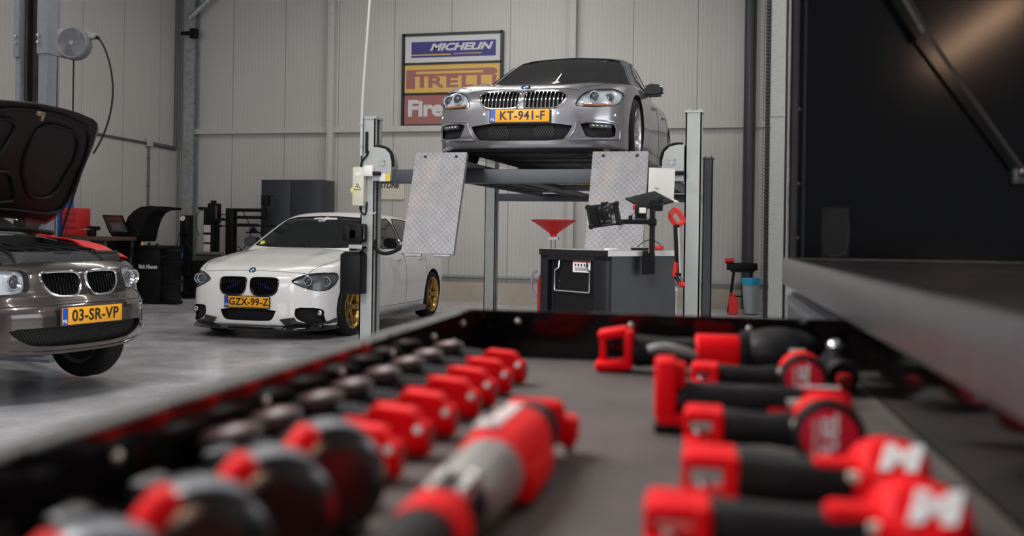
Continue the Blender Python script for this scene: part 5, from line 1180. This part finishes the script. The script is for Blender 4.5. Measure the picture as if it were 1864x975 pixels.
# big black-bodied tools nearest on the left
def make_drum():
    o=tool('impact_wrench','x',-.262,.655,0,'large black drivers at the near left')
    D_=T((0,0,.040))@Matrix.Rotation(R(38),4,'Z')@Matrix.Rotation(R(90),4,'X')      # axis towards the near right
    MB().lathe([(0,-.030),(.028,-.030),(.036,-.024),(.039,-.012),(.039,.010),(.037,.017),(.031,.021),(.012,.024),(0,.024)],44,M=D_).box((.0,.004,.008),(.05,.034,.016),bev=.004).build('body',mat('body_smoke_black',(.013,.011,.012),.22,coat=.5,coatr=.15),o)
    q=MB(); V=[];F=[]
    for k in range(13):
        a=R(56+5.0*k); c_,s_=math.cos(a),math.sin(a)
        for r_,z_ in ((.0388,-.002),(.0402,-.001),(.0402,.011),(.0382,.0175),(.0370,.0175)): V.append((r_*c_,r_*s_,z_))
        if k: b_=5*(k-1); F+=[(b_+i,b_+(i+1)%5,b_+5+(i+1)%5,b_+5+i) for i in range(5)]
    F+=[(0,1,2,3,4),tuple(len(V)-5+i for i in range(5))]
    q.raw(V,F,M=D_); q.build('rim_highlight',mat('rim_highlight_grey',(.13,.14,.165),.35,.1),o)  # painted highlight: sky reflection on the glossy black rim, as a paler arc
    MB().box((0,0,0),(.015,.042,.024),bev=.007,seg=3,M=D_@Matrix.Rotation(R(141),4,'Z')@T((.0355,0,.0165))).build('side_tab',RED,o)
    MB().lathe([(0,.0242),(.020,.0232),(.0245,.0228),(.0245,.0236),(0,.0250)],32,M=D_).build('face_disc',mat('label_maroon',(.045,.012,.013),.25),o)
    MB().cyl((-.085,.025,.032),(-.02,.008,.040),.013,.017,n=18,bev=.003).box((-.088,.022,.030),(.024,.034,.045),bev=.01).build('handle',mat('grip_blue_black',(.020,.022,.029),.42),o)
    return o
d0=make_drum()
for i,(l,t,rz,lab) in enumerate([(-.248,.644,0,'large black driver with a red tab, farthest of the near left group'),(-.250,.555,0,'large black driver with a red tab, second of the near left group'),(-.254,.477,0,'large black driver with a red tab, third of the near left group'),(-.258,.394,0,'black driver at the bottom left corner, cut by the frame')]):
    o=d0 if i==0 else copy_tree(d0); o.location=DW(l,t,Z0+.0022); o.rotation_euler=(0,0,RB+R(rz)); o['label']=lab
# long grinder lying lengthways in the middle
g=tool('straight_grinder','long red grinder with grey gear case lying lengthways mid-drawer',-.157,.50,-1)
AX=Matrix.Rotation(R(-90),4,'X')   # local z -> +y
def yl(prof,z=.0285,n=28,sx=1): return MB().lathe(prof,n,M=T((0,0,z))@AX@Matrix.Diagonal((sx,1,1,1)))
yl([(0,-.04),(.022,-.04),(.022,-.03),(.022,.05),(.019,.062),(0,.062)]).build('battery_end',HDL,g)
yl([(0,.058),(.021,.060),(.0235,.066),(.0235,.088),(.021,.096),(0,.098)]).build('collar',RED,g)
yl([(0,.09),(.018,.09),(.014,.105),(.014,.13),(.020,.15),(0,.15)]).build('neck',HDL,g)
q=MB()
for x in (-.011,.010): q.cyl((x,.10,.042),(x,.145,.046),.0065,n=14,bev=.002)
q.build('neck_bolt',SILV,g)
yl([(0,.14),(.020,.145),(.024,.160),(.0265,.185),(.027,.225),(.025,.25),(0,.25)],sx=1.0).build('gear_case',GEAR,g)
MB().lathe([(0,.225),(.024,.226),(.029,.240),(.0305,.29),(.029,.345),(.025,.365),(0,.365)],28,M=T((0,0,.0305))@AX@Matrix.Diagonal((1.0,1,1,1))).box((.018,.29,.018),(.03,.10,.03),bev=.008).build('housing',RED,g)
text('lettering','Milwaukee',.027,T((-.004,.29,.0612))@Matrix.Rotation(R(90),4,'Z'),LOGO,g,bold=.0004,xs=.9)
yl([(0,.355),(.025,.356),(.0265,.37),(.0265,.40),(.024,.415),(0,.415)]).build('rubber_band',HDL,g)
MB().box((.0,.425,.032),(.056,.026,.042),bev=.010,seg=3).box((.030,.440,.022),(.016,.034,.028),bev=.006).build('end_foot',RED,g)
MB().cyl((.030,.44,.001),(.030,.44,.012),.005,n=10).build('foot_pin',STEEL,g)
# lying pistol-grip tools on the right: battery foot, handle, motor barrel
def foot(o,x,z,w,h,d,name='battery_foot'):
    f=MB().box((x+w/2-.004,0,z),(.011,d,h),bev=.004,seg=3).box((x-.002,0,z+h/2-.005),(w-.006,d,.010),bev=.004,seg=3).box((x-.002,0,z-h/2+.005),(w-.006,d,.010),bev=.004,seg=3).box((x-w/2+.003,.01,z),(.006,d*.6,h*.8),bev=.002)
    f.build(name,RED,o); return o
def handle(o,x0,x1,z,r0,r1):
    MB().lathe([(0,0),(r0*.9,0),(r0*1.06,.006),(r0*.96,(x1-x0)*.3),(r0*.90,(x1-x0)*.55),(r1*1.0,(x1-x0)*.85),(r1*.9,x1-x0),(0,x1-x0)],22,M=T((x0,0,z))@Matrix.Rotation(R(90),4,'Y')@Matrix.Diagonal((1,1.15,1,1))).build('handle',HDL,o)
def drill(name,label,l,t,rz,xb,zc,rb,y0,y1,cap='disc',hr=(.0165,.018),fw=.036,fh=.036):
    o=tool(name,label,l,t,rz,None)
    foot(o,.0,zc-.003,fw,fh,.05); MB().ball((-.004,-.008,zc-.008),(.005,.004,.005),10).build('contact',STEEL,o)
    handle(o,fw/2-.004,xb-.012,zc-.002,*hr)
    B=T((xb,0,zc))@Matrix.Rotation(R(90),4,'X')      # local z -> -y (towards the near end)
    MB().lathe([(0,-y1),(rb*.45,-y1),(rb*.6,-y1+.012),(rb*.8,-y1+.03),(rb*.98,-y1+.045),(rb,-y0-.02),(rb*1.04,-y0-.008),(rb*1.02,-y0),(rb*.9,-y0+.002),(0,-y0+.002)],32,M=B).build('motor_barrel',HDL if cap=='disc' else RED,o)
    MB().lathe([(rb*1.01,-y0-.055),(rb*1.05,-y0-.052),(rb*1.05,-y0-.028),(rb*1.01,-y0-.025)],32,M=B).build('barrel_band',RED,o)
    MB().lathe([(0,-y1-.012),(rb*.3,-y1-.012),(rb*.42,-y1-.006),(rb*.42,-y1+.004),(0,-y1+.004)],20,M=B).build('chuck',STEEL,o)
    if cap=='disc':
        d=MB().lathe([(0,-y0+.001),(rb*.82,-y0+.001),(rb*.80,-y0+.004),(0,-y0+.005)],32,M=B).build('cap_disc',mat('cap_red',(.70,.008,.03),.35),o)
        text('lettering','FUEL',rb*.62,B@T((rb*.0,0,-y0+.0056))@Matrix.Rotation(R(90),4,'Z'),LOGO,d,bold=.0006,shear=.2,ext=.0003)
        text('lettering','BRUSHLESS',rb*.2,B@T((-rb*.42,0,-y0+.0056))@Matrix.Rotation(R(90),4,'Z'),LOGO,d,ext=.0003)
    else:
        d=MB().lathe([(0,-y0+.012),(rb*.5,-y0+.010),(rb*.85,-y0+.003),(rb*1.0,-y0-.01),(rb*.9,-y0-.012),(0,-y0-.012)],32,M=B).build('rear_cap',RED,o)
        Q=T((xb,y0+.006,zc+.010))@Matrix.Rotation(R(38),4,'X')      # badge face looks up and back
        MB().lathe([(0,-.01),(rb*.86,-.01),(rb*.86,.012),(rb*.7,.016),(0,.017)],30,M=Q).build('badge_boss',RED,d)
        text('lettering','M',rb*1.05,Q@T((0,0,.0172)),LOGO,d,bold=.002,shear=.3,ext=.0006,xs=1.15)
        MB().box((xb-.035,-.004,zc+.010),(.04,.02,.016),bev=.005).build('side_housing',RED,o)
    MB().box((xb-.027,.012,zc-.008),(.018,.016,.018),bev=.005).build('trigger',RED,o)
    MB().box((xb-.022,-rb*.75,zc+.008),(.020,.007,.007),bev=.002).build('direction_switch',BEI,o)
    return o
drill('drill_driver','drill with the smaller round red end cap, lying beyond the tool with the upright foot',.008,1.325,-1,.123,.031,.0285,-.03,.06,hr=(.0125,.015),fw=.034,fh=.030)
drill('drill_driver','drill with the largest round red end cap in the right row',.005,.955,-1,.111,.032,.0305,-.035,.055)
drill('impact_driver','red-capped tool just nearer than the largest round-capped drill',.009,.760,0,.128,.031,.027,-.022,.06,'logo',(.021,.019),.040,.042)
drill('impact_driver','red-capped tool nearest the camera at the bottom of the right row',-.012,.632,0,.143,.031,.028,-.025,.055,'logo',(.016,.018),.040,.034)
# long tool with the tall L-shaped foot
o=tool('cordless_wrench','long black-handled tool with the tall upright red battery foot',-.034,1.085,2)
MB().box((0,0,.045),(.024,.050,.064),bev=.006,seg=3).box((.008,0,.014),(.034,.050,.012),bev=.003).box((.012,0,.058),(.02,.03,.03),bev=.006).build('battery_foot',RED,o)
MB().box((.006,0,.0045),(.036,.05,.009),bev=.002).build('foot_pad',HDL,o)
handle(o,.012,.140,.034,.0185,.0175)
MB().lathe([(0,-.01),(.014,-.01),(.018,.005),(.020,.03),(.018,.05),(.012,.058),(0,.058)],28,M=T((.135,.01,.030))@Matrix.Rotation(R(90),4,'Y')).build('head',RED,o)
text('lettering','Milwaukee',.010,T((.160,.004,.0505)),LOGO,o,bold=.0002)
MB().box((.138,-.016,.036),(.030,.007,.009),bev=.002).build('direction_switch',BEI,o); MB().box((.118,-.010,.026),(.026,.02,.016),bev=.004).build('trigger',RED,o)
# far grinder with guard
o=tool('angle_grinder','large red and black angle grinder with black guard against the far drawer end',-.125,1.535,3)
MB().box((.020,0,.034),(.014,.055,.060),bev=.006,seg=3).box((-.004,0,.058),(.046,.05,.013),rot=Matrix.Rotation(R(-10),4,'Y'),bev=.005,seg=3).box((-.006,0,.009),(.05,.05,.014),rot=Matrix.Rotation(R(-4),4,'Y'),bev=.005,seg=3).box((-.02,.01,.034),(.008,.03,.04),bev=.003).build('battery_foot',RED,o)
handle(o,.026,.125,.031,.0235,.022)
MB().tube([(.05,-.024,.036),(.07,-.027,.042),(.10,-.025,.036),(.12,-.02,.03)],.007,n=8).build('paddle_lever',GEAR,o)
MB().lathe([(0,0),(.024,0),(.027,.004),(.027,.062),(.025,.066),(0,.066)],28,M=T((.120,0,.033))@Matrix.Rotation(R(90),4,'Y')).box((.16,-.01,.014),(.05,.03,.022),bev=.005).build('collar',RED,o)
MB().ball((.245,.005,.036),(.066,.052,.036),24).cyl((.185,0,.033),(.20,0,.033),.034,n=28,bev=.004).build('guard',HDL,o)
MB().cyl((.258,-.045,.045),(.258,-.062,.047),.017,n=22,bev=.004).build('spindle_knob',GBLK,o); MB().box((.262,-.063,.044),(.022,.004,.008),bev=.001).build('knob_mark',BEI,o)
# chrome-nosed tool tucked in the far corner under the worktop edge
o=tool('polisher','black tool with a bright chrome cap in the drawer corner under the worktop edge',.190,1.43,0)
MB().lathe([(0,0),(.02,0),(.022,.02),(.018,.06),(.022,.11),(0,.115)],22,M=T((0,-.05,.024))@AX).build('body',HDL,o); MB().cyl((0,.02,.03),(.0,.03,.052),.016,n=18,bev=.003).build('neck',HDL,o); MB().ball((0,.032,.056),(.013,.012,.010),18).build('chrome_cap',SILV,o)
MB().box((.0,-.055,.02),(.02,.02,.02),bev=.006).build('base_cap',mat('tool_red_dark',(.35,.005,.008),.4),o)
